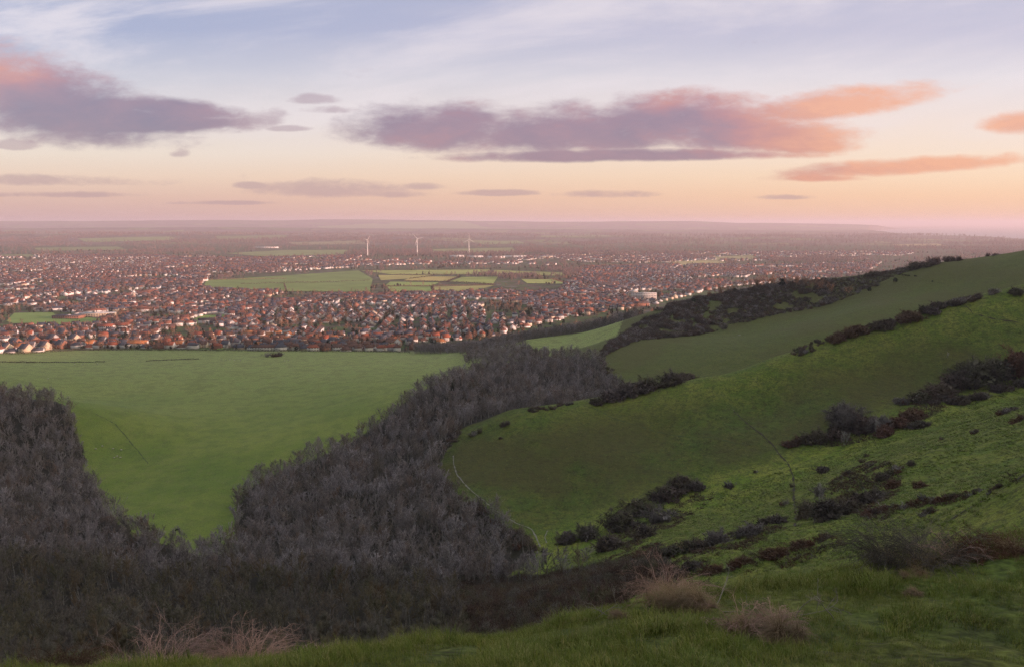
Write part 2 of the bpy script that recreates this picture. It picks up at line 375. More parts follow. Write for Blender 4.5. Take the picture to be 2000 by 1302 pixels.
gm, n, b = mat('downland turf and plain')
geo = n.new('ShaderNodeNewGeometry'); pos = geo.outputs['Position']
at = n.new('ShaderNodeAttribute', attribute_name='cover'); sep = n.new('ShaderNodeSeparateColor'); n.put(sep.inputs[0], at.outputs['Color'])
cw, cm, cl = sep.outputs[0], sep.outputs[1], sep.outputs[2]; ct = at.outputs['Alpha']
na = n.noise(pos, 0.012, 5, .6); nb = n.noise(pos, 0.09, 5, .62); nc = n.noise(pos, 0.7, 4, .6); nd = n.noise(pos, 5.0, 3, .6)
px_ = n.new('ShaderNodeMapping'); n.put(px_.inputs[0], pos); px_.inputs['Scale'].default_value = (.25, .25, 1.6)
nt_ = n.noise(px_.outputs[0], 0.8, 4, .6, .4)
sy0 = n.new('ShaderNodeSeparateXYZ'); n.put(sy0.inputs[0], pos); geo_y = sy0.outputs[1]
ne = n.noise(pos, .33, 5, .65)
turf = n.mix(n.step(nb, .35, .65), (.062,.094,.014), (.125,.142,.026))
turf = n.mix(n.m('MULTIPLY', n.step(ne, .47, .60), .7), turf, (.026,.036,.009))
nf = n.noise(pos, 1.1, 4, .65)
turf = n.mix(n.m('MULTIPLY', n.step(nf, .52, .66), .7), turf, (.17,.19,.045))
turf = n.mix(n.m('MULTIPLY', n.step(nf, .46, .36), .6), turf, (.022,.030,.009))
turf = n.mix(n.m('MULTIPLY', n.step(nt_, .42, .62), .55), turf, (.090,.145,.024))
turf = n.mix(n.m('MULTIPLY', n.step(nc, .52, .72), .5), turf, (.120,.110,.042))
turf = n.mix(n.m('MULTIPLY', n.step(na, .42, .58), .6), turf, (.090,.072,.028))
lush_lit_col = n.mix(n.step(nb, .35, .65), (.155,.225,.024), (.275,.290,.050))
lush_lit_col = n.mix(n.m('MULTIPLY', n.step(nc, .48, .68), .75), lush_lit_col, (.085,.095,.026))
lush_lit_col = n.mix(n.m('MULTIPLY', n.step(nf, .48, .36), .75), lush_lit_col, (.045,.055,.015))
lush_lit_col = n.mix(n.m('MULTIPLY', n.step(ne, .48, .62), .65), lush_lit_col, (.070,.100,.020))
turf = n.mix(cl, turf, lush_lit_col)
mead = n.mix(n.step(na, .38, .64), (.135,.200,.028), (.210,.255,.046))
mead = n.mix(n.m('MULTIPLY', n.step(geo_y, 430, 860), .92), mead, n.mix(n.step(nb, .3, .7), (.27,.34,.10), (.36,.37,.14)))  # far meadow lightened in its colour, standing in for brighter light there
mead = n.mix(n.m('MULTIPLY', n.step(nb, .45, .62), .45), mead, (.095,.145,.030))
mead = n.mix(n.m('MULTIPLY', n.step(nt_, .50, .64), .4), mead, (.20,.21,.06))
mead = n.mix(n.m('MULTIPLY', n.step(nf, .46, .36), .35), mead, (.075,.11,.025))
mead = n.mix(n.m('MULTIPLY', n.step(nc, .55, .8), .4), mead, (.12,.15,.05))
turf = n.mix(n.m('MULTIPLY', n.step(geo_y, 500, 560), .45), turf, (.135,.140,.045))
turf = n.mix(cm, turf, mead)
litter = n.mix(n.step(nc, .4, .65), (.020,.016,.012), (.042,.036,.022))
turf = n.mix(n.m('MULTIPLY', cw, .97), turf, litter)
# fine blades
fine = n.mix(n.step(nd, .3, .7), (.4,.4,.4), (1.55,1.55,1.5))
turf = n.mix(.75, turf, n.mix(1.0, turf, fine, 'MULTIPLY'))
# gardens, streets and yards of the town, and the field pattern beyond it
vor = n.new('ShaderNodeTexVoronoi'); mp = n.new('ShaderNodeMapping'); n.put(mp.inputs[0], pos); mp.inputs['Scale'].default_value = (.045,.045,.045)
n.put(vor.inputs['Vector'], mp.outputs[0]); vor.inputs['Scale'].default_value = 1
gar = n.ramp(vor.outputs['Color'], [(0, (.040,.060,.020)), (.35, (.080,.115,.035)), (.6, (.10,.080,.055)), (.85, (.150,.140,.130)), (1, (.06,.08,.03))], 'CONSTANT')
v2 = n.new('ShaderNodeTexVoronoi'); mp2 = n.new('ShaderNodeMapping'); n.put(mp2.inputs[0], pos); mp2.inputs['Scale'].default_value = (.0024,.0017,.0); mp2.inputs['Rotation'].default_value = (0, 0, .4)
n.put(v2.inputs['Vector'], mp2.outputs[0]); v2.inputs['Scale'].default_value = 1
sc2 = n.new('ShaderNodeSeparateColor'); n.put(sc2.inputs[0], v2.outputs['Color'])
fld = n.ramp(sc2.outputs[0], [(0, (.13,.11,.07)), (.2, (.15,.18,.07)), (.4, (.14,.10,.07)), (.55, (.19,.22,.08)), (.72, (.20,.15,.10)), (.86, (.25,.25,.11)), (1, (.12,.09,.07))], 'CONSTANT')
wdn = n.noise(pos, .0016, 6, .62, .6)
fld = n.mix(n.m('MULTIPLY', n.step(wdn, .47, .53), .85), fld, (.19,.13,.125))
v3 = n.new('ShaderNodeTexVoronoi', feature='DISTANCE_TO_EDGE'); n.put(v3.inputs['Vector'], mp2.outputs[0]); v3.inputs['Scale'].default_value = 1
fld = n.mix(n.step(v3.outputs['Distance'], .05, .02), fld, (.10,.07,.055))
sy = n.new('ShaderNodeSeparateXYZ'); n.put(sy.inputs[0], pos)
plain = n.mix(ct, fld, gar)
plainc = n.mix(n.step(sy.outputs[1], 985, 1010), turf, plain)
n.put(b.inputs['Base Color'], plainc)
bp = n.new('ShaderNodeBump'); bp.inputs['Strength'].default_value = .9; bp.inputs['Distance'].default_value = .35
hh = n.m('ADD', n.m('MULTIPLY', nc, 1.0), n.m('ADD', n.m('MULTIPLY', nd, .15), n.m('MULTIPLY', nt_, .8)))
n.put(bp.inputs['Height'], hh); n.put(b.inputs['Normal'], bp.outputs[0])
me.materials.append(gm)
tag(link('ground', me), 'chalk downland falling to a wide plain', kind='structure')

# sea beyond the coast
COAST = [(7600,-2000),(6500,2500),(5600,5200),(5140,7500),(5140,8820),(5700,11500),(6430,13600),(8800,18500),(13000,24500),(20000,33000),(45000,60000),(70000,120000),(125000,30000),(125000,-2000)]
sm, n, b = mat('sea water'); b.inputs['Base Color'].default_value = (.10,.12,.14,1); b.inputs['Roughness'].default_value = .32
bm = bmesh.new(); bm.faces.new([bm.verts.new((x, y, 0.0)) for x, y in COAST]); me = bpy.data.meshes.new('sea'); bm.normal_update(); bm.to_mesh(me); bm.free(); me.materials.append(sm)
tag(link('sea', me), kind='structure')

# the evening air
bpy.ops.mesh.primitive_cube_add(size=1)
hz = bpy.context.object; hz.name = 'haze'; hz.scale = (280000, 280000, 306); hz.location = (0, 0, 306/2-6)
tag(hz, 'pink haze over the plain', kind='stuff')
hm = bpy.data.materials.new('haze'); hm.use_nodes = True; q = NT(hm.node_tree); q.n.clear()
pv = q.new('ShaderNodeVolumePrincipled'); pv.inputs['Color'].default_value = (.99,.91,1.0,1); pv.inputs['Density'].default_value = 7e-5; pv.inputs['Anisotropy'].default_value = .15
oo = q.new('ShaderNodeOutputMaterial'); q.l.new(pv.outputs[0], oo.inputs['Volume']); hz.data.materials.append(hm)
# ------------------------------------------------------------------ plant building
def unit(a): return a/(np.linalg.norm(a, axis=-1, keepdims=True)+1e-9)
def tubes(P0, P1, R0, R1, sides=3, tip=False):
    P0 = np.asarray(P0, float).reshape(-1,3); P1 = np.asarray(P1, float).reshape(-1,3); m = len(P0)
    R0 = np.broadcast_to(R0, m); R1 = np.broadcast_to(R1, m)
    d = unit(P1-P0); ref = np.where(np.abs(d[:,2:3]) > .9, np.array([[1.,0,0]]), np.array([[0,0,1.]]))
    a = unit(np.cross(d, ref)); b = np.cross(d, a)
    ang = np.arange(sides)*2*np.pi/sides
    ring = np.cos(ang)[None,:,None]*a[:,None] + np.sin(ang)[None,:,None]*b[:,None]
    i = np.arange(m)[:,None]; k = np.arange(sides)[None]; k2 = (k+1) % sides
    if tip:
        V = np.concatenate([P0[:,None]+ring*R0[:,None,None], P1[:,None]], 1); n_ = sides+1
        F = np.stack([i*n_+k, i*n_+k2, i*n_+sides+0*k], -1).reshape(-1,3)
    else:
        V = np.concatenate([P0[:,None]+ring*R0[:,None,None], P1[:,None]+ring*R1[:,None,None]], 1); n_ = 2*sides
        F = np.stack([i*n_+k, i*n_+k2, i*n_+sides+k2, i*n_+sides+k], -1).reshape(-1,4)
    return V.reshape(-1,3), F
def join(parts):
    V, Q, Tn = [], [], []; o = 0
    for v, f in parts:
        (Q if f.shape[1] == 4 else Tn).append(f+o); V.append(v); o += len(v)
    F = []
    if Q: F.append(np.concatenate(Q))
    if Tn: F.append(np.concatenate(Tn))
    return np.concatenate(V), F
def poly_limb(r, p, d, L, n, up, wig):
    pts = [np.array(p, float)]; d = np.array(d, float)
    for _ in range(n):
        d = unit(d + np.array([0,0,up]) + r.normal(0, wig, 3)); pts.append(pts[-1]+d*L/n)
    return np.array(pts)
def bare_tree(seed, h=11, spread=2.6, limbs=11, subs=5, twigs=1200, tw=.035, twl=(.6,1.6), low=.25, stems=1, up=.22, rad=.15, trunk_lo=0.0):
    r = np.random.default_rng(seed); TR, CR = [], []; segs = []   # segs: parents for twigs
    for s in range(stems):
        base = np.array([r.normal(0,.25),r.normal(0,.25),0])*(stems > 1)
        hh = h*r.uniform(.85,1.0); lean = r.normal(0, .05 if stems == 1 else .22, 3); lean[2] = 1
        tp = poly_limb(r, base-np.array([0,0,.5]), unit(lean), hh*.93, 8, .1, .05)
        rr = np.linspace(rad, rad*.12, 9)/(stems**.5)
        TR.append(tubes(tp[:-1], tp[1:], rr[:-1], rr[1:], 5))
        for k in range(limbs):
            t = low+(1-low)*((k+r.random())/limbs)**.9; i = min(7, int(t*8)); p = tp[i]+(tp[i+1]-tp[i])*(t*8-i)
            a = r.uniform(0, 2*np.pi); el_ = r.uniform(.25,.8)+.35*t
            L = spread*(1.25-.75*abs(t-.45))*r.uniform(.75,1.2)
            d = np.array([np.cos(a)*np.cos(el_), np.sin(a)*np.cos(el_), np.sin(el_)])
            lp = poly_limb(r, p, d, L, 4, up, .12); rl = rad*.42*(1-.6*t)/(stems**.5); q = np.linspace(rl, rl*.3, 5)
            CR.append(tubes(lp[:-1], lp[1:], q[:-1], q[1:], 3)); segs += list(zip(lp[1:-1], lp[2:]))
            for j in range(subs):
                i2 = r.integers(1, 4); p2 = lp[i2]+(lp[i2+1]-lp[i2])*r.random(); d2 = unit(unit(lp[i2+1]-lp[i2]) + r.normal(0,.55,3)+np.array([0,0,.2]))
                sp = poly_limb(r, p2, d2, L*r.uniform(.3,.6), 2, up*.8, .12)
                CR.append(tubes(sp[:-1], sp[1:], [rl*.35, rl*.25], [rl*.25, rl*.14], 3)); segs += list(zip(sp[:-1], sp[1:]))*2
        segs += list(zip(tp[4:-1], tp[5:]))
    SA = np.array([s[0] for s in segs]); SB = np.array([s[1] for s in segs]); pk = r.integers(0, len(segs), twigs)
    t = r.random((twigs,1)); p = SA[pk]+(SB[pk]-SA[pk])*t; pd = unit(SB[pk]-SA[pk]); out = p.copy(); out[:,2] = 0; out = unit(out)
    d = unit(pd*.6 + out*.35 + np.array([0,0,.45]) + r.normal(0,.38,(twigs,3)))
    L = r.uniform(twl[0], twl[1], (twigs,1)); CR.append(tubes(p, p+d*L, tw, tw*.3, 3, True))
    return join(TR), join(CR)
def bush(seed, h=2.2, wdt=1.7, stems=14, twigs=900, tw=.03, twl=(.3,.7)):
    r = np.random.default_rng(seed); CR = []; segs = []
    for s in range(stems):
        a = r.uniform(0, 2*np.pi); q = r.random()**.6; d = unit(np.array([np.cos(a)*q*wdt, np.sin(a)*q*wdt, h*(1.15-.55*q)]))
        L = math.hypot(q*wdt, h*(1-.35*q*q))*r.uniform(.65,.95)
        lp = poly_limb(r, (np.cos(a)*.15*wdt, np.sin(a)*.15*wdt, -.3), d, L+.3, 4, -.02, .14); rl = .035*h/2
        CR.append(tubes(lp[:-1], lp[1:], np.linspace(rl, rl*.4, 4), np.linspace(rl*.8, rl*.3, 4), 3)); segs += list(zip(lp[:-1], lp[1:]))
        for j in range(4):
            i2 = r.integers(1, 4); sp = poly_limb(r, lp[i2], unit(d+r.normal(0,.7,3)), L*r.uniform(.25,.5), 2, .02, .15)
            CR.append(tubes(sp[:-1], sp[1:], rl*.4, rl*.25, 3)); segs += list(zip(sp[:-1], sp[1:]))*2
    SA = np.array([s[0] for s in segs]); SB = np.array([s[1] for s in segs]); pk = r.integers(0, len(segs), twigs)
    p = SA[pk]+(SB[pk]-SA[pk])*r.random((twigs,1)); out = unit(p*np.array([1,1,.7]))
    d = unit(out*.6 + r.normal(0,.55,(twigs,3))); L = r.uniform(twl[0], twl[1], (twigs,1))
    CR.append(tubes(p, p+d*L, tw, 0, 3, True)); v, f = join(CR); return v, f
def leaves(r, C, size, flat=.35):
    """little folded leaf sprays at the centres C"""
    m = len(C); d = unit(r.normal(0,1,(m,3))); d[:,2] *= flat; d = unit(d); a = unit(np.cross(d, r.normal(0,1,(m,3)))); s = size*r.uniform(.6,1.4,(m,1))
    nrm = np.cross(d, a)
    V = np.stack([C-d*s, C+a*s*.55+nrm*s*.25, C+d*s, C-a*s*.55+nrm*s*.25], 1).reshape(-1,3)
    i = np.arange(m)[:,None]*4
    return V, np.concatenate([i+np.array([[0,1,2]]), i+np.array([[0,2,3]])])
def evergreen(seed, h=9, wdt=2.4, n_=1500, cone=0.0, lo=.12, size=.34):
    r = np.random.default_rng(seed); C = []
    blobs = []
    for k in range(26):
        t = r.uniform(lo+.08, .95); a = r.uniform(0, 6.283)
        rr = wdt*((1-t)**.8*1.15 if cone else math.sqrt(max(.03, 1-((t-.52)/.5)**2)))*r.uniform(.35,.85)
        blobs.append((np.cos(a)*rr, np.sin(a)*rr, t*h, wdt*r.uniform(.28,.5)*(1-.45*t*cone)))
    for k in range(n_):
        b_ = blobs[r.integers(len(blobs))]; v = r.normal(0,1,3); v /= np.linalg.norm(v); v *= b_[3]*r.uniform(.7,1.05)
        C.append((b_[0]+v[0], b_[1]+v[1], b_[2]+v[2]*.8))
    cv = leaves(r, np.array(C), size)
    tp = np.array([[0,0,-.5],[.05,0,h*.35],[0,.05,h*.85]]); tr = tubes(tp[:-1], tp[1:], [.2,.14], [.14,.03], 5)
    return join([tr]), join([cv])

def twig_mat(name, cols, rough=.9):
    m, n, b = mat(name); oi = n.new('ShaderNodeObjectInfo'); g = n.new('ShaderNodeNewGeometry')
    c_ = n.ramp(oi.outputs['Random'], [(i/max(1, len(cols)-1), c) for i, c in enumerate(cols)])
    nn = n.noise(g.outputs['Position'], .9, 3, .6); c2 = n.mix(n.step(nn, .3, .7), n.mix(1, c_, (.7,.7,.72), 'MULTIPLY'), n.mix(1, c_, (1.3,1.28,1.22), 'MULTIPLY'))
    n.put(b.inputs['Base Color'], c2); b.inputs['Roughness'].default_value = rough
    return m
M_bark = twig_mat('grey bark', [(.27,.25,.22), (.36,.34,.31), (.24,.23,.18)])
M_tw = twig_mat('winter twigs', [(.11,.095,.085), (.23,.205,.20), (.32,.285,.29), (.13,.112,.085), (.24,.20,.17), (.36,.33,.335), (.19,.135,.10), (.27,.245,.24)])
M_tw_near = twig_mat('mossy winter twigs', [(.14,.12,.10), (.11,.105,.055), (.19,.17,.14), (.15,.105,.06), (.16,.14,.08), (.12,.105,.09), (.20,.175,.15)])
M_scrub = twig_mat('scrub twigs', [(.12,.092,.082), (.080,.066,.056), (.15,.105,.085), (.095,.092,.050), (.14,.11,.11)])
M_rust = twig_mat('russet bracken and bramble', [(.14,.070,.045), (.16,.085,.060), (.12,.075,.045), (.15,.095,.055)])
M_ever = twig_mat('dark evergreen leaves', [(.018,.030,.012), (.030,.045,.016), (.045,.055,.018), (.020,.028,.016)])
M_gtree = twig_mat('garden tree twigs', [(.34,.18,.11), (.27,.165,.125), (.40,.21,.115), (.21,.16,.13), (.32,.21,.15)])

LIB = bpy.data.collections.new('plant templates')      # templates for scattered masses; never linked to the scene
def lib_obj(name, V, F, mats, midx=None):
    me = mesh_np(name, V, F, mats, midx=midx); o = bpy.data.objects.new(name, me); return o
def lib_set(name, objs):
    c_ = bpy.data.collections.new(name)
    for o in objs: c_.objects.link(o)
    return c_
def scatter(name, pts, sc, lib, label=None, tilt=0.0, seed=1):
    """one uncountable mass: copies of the templates set on the given points"""
    r = np.random.default_rng(seed); pts = np.asarray(pts, np.float32); m = len(pts)
    me = bpy.data.meshes.new(name); me.vertices.add(m); me.vertices.foreach_set('co', pts.ravel())
    a = me.attributes.new('sc', 'FLOAT', 'POINT'); a.data.foreach_set('value', np.broadcast_to(np.asarray(sc, np.float32), m).astype(np.float32))
    rot = np.stack([r.normal(0,tilt,m), r.normal(0,tilt,m), r.uniform(0,6.283,m)], -1).astype(np.float32)
    a = me.attributes.new('rot', 'FLOAT_VECTOR', 'POINT'); a.data.foreach_set('vector', rot.ravel())
    a = me.attributes.new('pick', 'INT', 'POINT'); a.data.foreach_set('value', r.integers(0, len(lib.objects), m).astype(np.int32))
    o = link(name, me); tag(o, label, kind='stuff')
    ng = bpy.data.node_groups.new(name, 'GeometryNodeTree')
    ng.interface.new_socket('Geometry', in_out='INPUT', socket_type='NodeSocketGeometry'); ng.interface.new_socket('Geometry', in_out='OUTPUT', socket_type='NodeSocketGeometry')
    N = ng.nodes; L = ng.links; gi = N.new('NodeGroupInput'); go = N.new('NodeGroupOutput'); ip = N.new('GeometryNodeInstanceOnPoints')
    ci = N.new('GeometryNodeCollectionInfo'); ci.inputs['Collection'].default_value = lib; ci.inputs['Separate Children'].default_value = True; ci.inputs['Reset Children'].default_value = True
    def named(nm, ty):
        q = N.new('GeometryNodeInputNamedAttribute'); q.data_type = ty; q.inputs['Name'].default_value = nm
        return next(s for s in q.outputs if s.enabled and s.name == 'Attribute')
    L.new(gi.outputs[0], ip.inputs['Points']); L.new(ci.outputs[0], ip.inputs['Instance']); ip.inputs['Pick Instance'].default_value = True
    L.new(named('pick', 'INT'), ip.inputs['Instance Index']); L.new(named('rot', 'FLOAT_VECTOR'), ip.inputs['Rotation']); L.new(named('sc', 'FLOAT'), ip.inputs['Scale'])
    L.new(ip.outputs[0], go.inputs[0]); md = o.modifiers.new('scatter', 'NODES'); md.node_group = ng
    return o
def poisson(poly, sp, seed, jit=.42, fn=None):
    """jittered grid points inside a ground polygon"""
    r = np.random.default_rng(seed); p = np.array(poly); x0, y0 = p.min(0); x1, y1 = p.max(0)
    gx, gy = np.meshgrid(np.arange(x0, x1, sp), np.arange(y0, y1, sp*.87)); gx = gx + (np.arange(gx.shape[0]) % 2)[:,None]*sp*.5
    X = gx.ravel()+r.uniform(-jit,jit,gx.size)*sp; Y = gy.ravel()+r.uniform(-jit,jit,gy.size)*sp
    k = pip(X, Y, poly); k &= np.abs(X) < .80*Y+14; X, Y = X[k], Y[k]
    if fn is not None: k = fn(X, Y); X, Y = X[k], Y[k]
    return X, Y

# ------------------------------------------------------------------ the valley woods
def two(tr, cr, name, mb, mt):
    V, F = join_any([tr, cr]); return lib_obj(name, V, F[0], [mb, mt], F[1])
def join_any(ps):
    V = []; Q = []; Tn = []; mq = []; mt = []; o = 0
    for k, (v, fs) in enumerate(ps):
        for f in fs:
            (Q if f.shape[1] == 4 else Tn).append(f+o); (mq if f.shape[1] == 4 else mt).append(np.full(len(f), k))
        V.append(v); o += len(v)
    F = []; M = []
    if Q: F.append(np.concatenate(Q)); M += mq
    if Tn: F.append(np.concatenate(Tn)); M += mt
    return np.concatenate(V), (F, np.concatenate(M))
near_t = [bare_tree(100+k, h=hh, spread=sp, limbs=lb, subs=6, twigs=tn, tw=.024, twl=(.5,1.6), low=lo, stems=st, up=u_+.06, rad=.19)
          for k, (hh, sp, lb, tn, lo, st, u_) in enumerate([(10.5,2.0,12,1500,.2,1,.35), (9,2.3,10,1500,.15,1,.3), (11,1.8,12,1500,.3,1,.4), (8,1.9,5,1700,.2,4,.35), (9.5,1.7,5,1700,.25,4,.4), (7,2.2,11,1400,.12,1,.25)])]
near_me = [(mesh_np('trunk', v1, f1, [M_bark]), mesh_np('crown', v2, f2, [M_tw_near])) for (v1, f1), (v2, f2) in near_t]
far_t = [bare_tree(200+k, h=hh, spread=sp, limbs=10, subs=4, twigs=tn, tw=.032, twl=(.4,1.15), low=lo, stems=st, up=(.26 if k % 2 else .14), rad=.2)
         for k, (hh, sp, tn, lo, st) in enumerate([(11,4.2,1700,.22,1), (9.5,4.6,1800,.18,1), (12.5,3.6,1500,.3,1), (9,4.0,1600,.2,2), (11,3.2,1300,.2,2), (7.5,3.8,1500,.15,1), (10.5,4.4,1700,.25,1), (11.5,2.8,1100,.35,1)])]
FAR = lib_set('far trees', [two(t, c_, 'bare_tree', M_bark, M_tw) for t, c_ in far_t])
FARN = lib_set('hillside trees', [two(t, c_, 'bare_tree', M_bark, M_tw_near) for t, c_ in far_t[2:]])

X, Y = poisson(WOOD_MAIN, 5.6, 11, fn=lambda x, y: ((y > 66) & ~((x > 2) & (y < 150)) | (y > 150)) & ~((x > -.10*y+4) & (y < 258)))
bottom = (Y < 320)
keep = (Y < 150) | (rng.random(len(X)) < np.where(fbm(X/12, Y/12, 14, 2) > .2, .45, .92)); X, Y = X[keep], Y[keep]
Z = H(X, Y, False)
d2c = np.hypot(X, Y); inview = (np.abs(X) < .70*Y)
order = np.argsort(np.where(inview, d2c, 1e9)); ind = order[:290]; rest = np.ones(len(X), bool); rest[ind] = False
kinds = [('grey', 'slender grey'), ('olive', 'mossy olive'), ('russet', 'russet brown')]
def dup(root, loc, rz, sc, label, group):
    r_ = root.copy(); COL.objects.link(r_); r_.location = loc; r_.rotation_euler = (0, 0, rz); r_.scale = (sc, sc, sc)
    r_['label'] = label; r_['group'] = group
    for ch in list(root.children):
        c_ = ch.copy(); COL.objects.link(c_); c_.parent = r_
    return r_
for q, i in enumerate(ind):
    u = X[i]/Y[i]; side = ('above the bramble mounds' if -.42 < u < -.2 else 'above the bottom left corner' if u <= -.42 else 'behind the grass brow' if u < .0 else 'at the combe end of the wood')
    k = int(rng.integers(6)); tall = ['tall single stemmed', 'broad', 'tall narrow', 'three stemmed', 'thin many stemmed', 'low spreading'][k]
    dist = 'front rank' if Y[i] < 88 else 'second rank'
    lab = f'{tall} leafless tree, {dist} {side}'
    tm, cm_ = near_me[k]
    t = bpy.data.objects.new('bare_tree', None); COL.objects.link(t); t.location = (X[i], Y[i], Z[i]-.1); t.rotation_euler = (rng.normal(0,.05), rng.normal(0,.05), rng.uniform(0,6.28)); s_ = rng.uniform(.72,1.12); t.scale = (s_,)*3
    t.empty_display_size = .5; tag(t, lab, 'tree', 'leafless trees ' + side)
    link('trunk', tm, t); link('crown', cm_, t)
scr = .66 + .42*vnoise(X/14, Y/14, 77) + rng.uniform(-.14,.22,len(X))
scr = np.where(Y < 240, scr*.88, scr)
lowr = rest & (Y + .25*X + 40*fbm(X/60, Y/60, 15, 2) < 232)
scatter('woodland', np.stack([X, Y, Z-.15], -1)[rest & ~lowr], scr[rest & ~lowr], FAR, 'dense leafless wood filling the valley', tilt=.05, seed=3)
scatter('hillside_woodland', np.stack([X, Y, Z-.15], -1)[lowr], scr[lowr], FARN, 'brown and olive leafless wood on the slope below the brow', tilt=.05, seed=4)

# ------------------------------------------------------------------ the town on the plain
def flat_mat(name, c, rough=.85, var=.0):
    m, n, b = mat(name); g = n.new('ShaderNodeNewGeometry'); nn = n.noise(g.outputs['Position'], .6, 3, .6)
    n.put(b.inputs['Base Color'], n.mix(n.step(nn, .25, .75), tuple(x*.82 for x in c), tuple(min(.9, x*1.12) for x in c))); b.inputs['Roughness'].default_value = rough
    return m
WALLM = {'white rendered': flat_mat('white render', (.72,.70,.66)), 'cream': flat_mat('cream render', (.62,.52,.38)), 'red brick': flat_mat('red brick', (.30,.15,.10)), 'pale grey': flat_mat('pale grey render', (.48,.47,.46))}
ROOFM = {'red tiled': flat_mat('red tiles', (.30,.095,.055)), 'brown tiled': flat_mat('brown tiles', (.135,.075,.055)), 'slate grey': flat_mat('grey slate', (.085,.085,.10)), 'orange tiled': flat_mat('orange tiles', (.42,.17,.07))}
M_glass, n, b = mat('window glass'); b.inputs['Base Color'].default_value = (.03,.035,.05,1); b.inputs['Roughness'].default_value = .15; b.inputs['Specular IOR Level'].default_value = .5
M_frame = flat_mat('white window frame', (.75,.75,.73)); M_door = flat_mat('painted door', (.10,.05,.04)); M_chim = flat_mat('chimney brick', (.22,.11,.08)); M_grey = flat_mat('grey metal sheet', (.50,.50,.50)); M_white = flat_mat('white paint', (.80,.79,.76)); M_conc = flat_mat('concrete', (.36,.34,.31))
def rnd_mat(name, cols, mul):
    m, n, b = mat(name); oi = n.new('ShaderNodeObjectInfo'); f = n.m('FRACT', n.m('MULTIPLY', oi.outputs['Random'], mul))
    n.put(b.inputs['Base Color'], n.ramp(f, [(i/len(cols), c_) for i, c_ in enumerate(cols)], 'CONSTANT')); return m
M_rroof = rnd_mat('town roofs', [(.20,.085,.065),(.10,.078,.075),(.075,.08,.105),(.25,.105,.07),(.11,.105,.115),(.13,.075,.066),(.07,.062,.064),(.10,.105,.125)], 7.31)
M_rwall = rnd_mat('town walls', [(.85,.84,.84),(.34,.17,.12),(.85,.84,.83),(.72,.62,.48),(.85,.84,.84),(.85,.84,.82),(.85,.83,.8),(.65,.63,.60)], 13.7)

def boxes(L):
    """L of (x0,x1,y0,y1,z0,z1)"""
    V = []; F = []
    for i, (a, b_, c_, d, e, f) in enumerate(L):
        V += [(a,c_,e),(b_,c_,e),(b_,d,e),(a,d,e),(a,c_,f),(b_,c_,f),(b_,d,f),(a,d,f)]; o = i*8
        F += [(o,o+3,o+2,o+1),(o+4,o+5,o+6,o+7),(o,o+1,o+5,o+4),(o+1,o+2,o+6,o+5),(o+2,o+3,o+7,o+6),(o+3,o,o+4,o+7)]
    return np.array(V, float), np.array(F)
def gable_wall(w_, d, h, rh, front=None):
    """walls as a solid with gable ends; ridge along x"""
    x, y = w_/2, d/2
    V = [(-x,-y,-.6),(x,-y,-.6),(x,y,-.6),(-x,y,-.6),(-x,-y,h),(x,-y,h),(x,y,h),(-x,y,h),(-x,0,h+rh-.12),(x,0,h+rh-.12)]
    Q = [(0,1,5,4),(2,3,7,6),(0,3,2,1),(1,2,6,5),(3,0,4,7)]; Tn = [(5,6,9),(7,4,8)]
    Q += [(4,5,9,8),(6,7,8,9)]
    V = np.array(V, float); return V, [np.array(Q), np.array(Tn)]
def roof_slab(w_, d, h, rh, ov=.45, th=.16, hip=0.0):
    x, y = w_/2+ov*(1 if not hip else .9), d/2+ov; drop = rh*ov/(d/2); z0 = h-drop; z1 = h+rh; hx = x-hip
    V = [(-x,-y,z0),(x,-y,z0),(x,y,z0),(-x,y,z0),(-hx,0,z1),(hx,0,z1)]
    V2 = [(a,b_,c_-th if i < 4 else c_-th) for i, (a,b_,c_) in enumerate(V)]
    V = np.array(V+V2, float)
    Q = [(0,1,5,4),(2,3,4,5),(7,6,10,11),(9,8,11,10),(0,6,7,1),(2,8,9,3)]; Tn = []
    if hip: Tn = [(1,2,5),(3,0,4),(8,7,11),(6,9,10)]; Q += [(1,7,8,2),(3,9,6,0)]
    else: Q += [(1,7,11,5),(8,2,5,11),(0,4,10,6),(4,3,9,10)]
    return V, [np.array(Q)] + ([np.array(Tn)] if Tn else [])
def rotz(V, a, ox=0, oy=0, oz=0):
    c_, s_ = math.cos(a), math.sin(a); W_ = np.array(V, float); W_[:,0], W_[:,1] = V[:,0]*c_-V[:,1]*s_+ox, V[:,0]*s_+V[:,1]*c_+oy; W_[:,2] += oz; return W_
def addp(*ps):
    V, (F, M) = join_any([(v, f if isinstance(f, list) else [f]) for v, f in ps]); return V, F
HT = {}   # name -> dict(wall, roof, chimney, windows[list])
def windows(w_, d, floors, cols, face=-1):
    out = []
    for fl in range(floors):
        for k in range(cols):
            x = -w_/2+w_*(k+.5)/cols; z = .95+fl*2.6; y = face*d/2
            g = boxes([(x-.55,x+.55,min(y,y+face*.05),max(y,y+face*.05),z,z+1.15)]); fr = boxes([(x-.66,x+.66,min(y,y+face*.09),max(y,y+face*.09),z-.12,z),(x-.66,x+.66,min(y,y+face*.09),max(y,y+face*.09),z+1.15,z+1.25),(x-.04,x+.04,min(y+face*.05,y+face*.09),max(y+face*.05,y+face*.09),z,z+1.15)])
            out.append((g, fr))
    return out
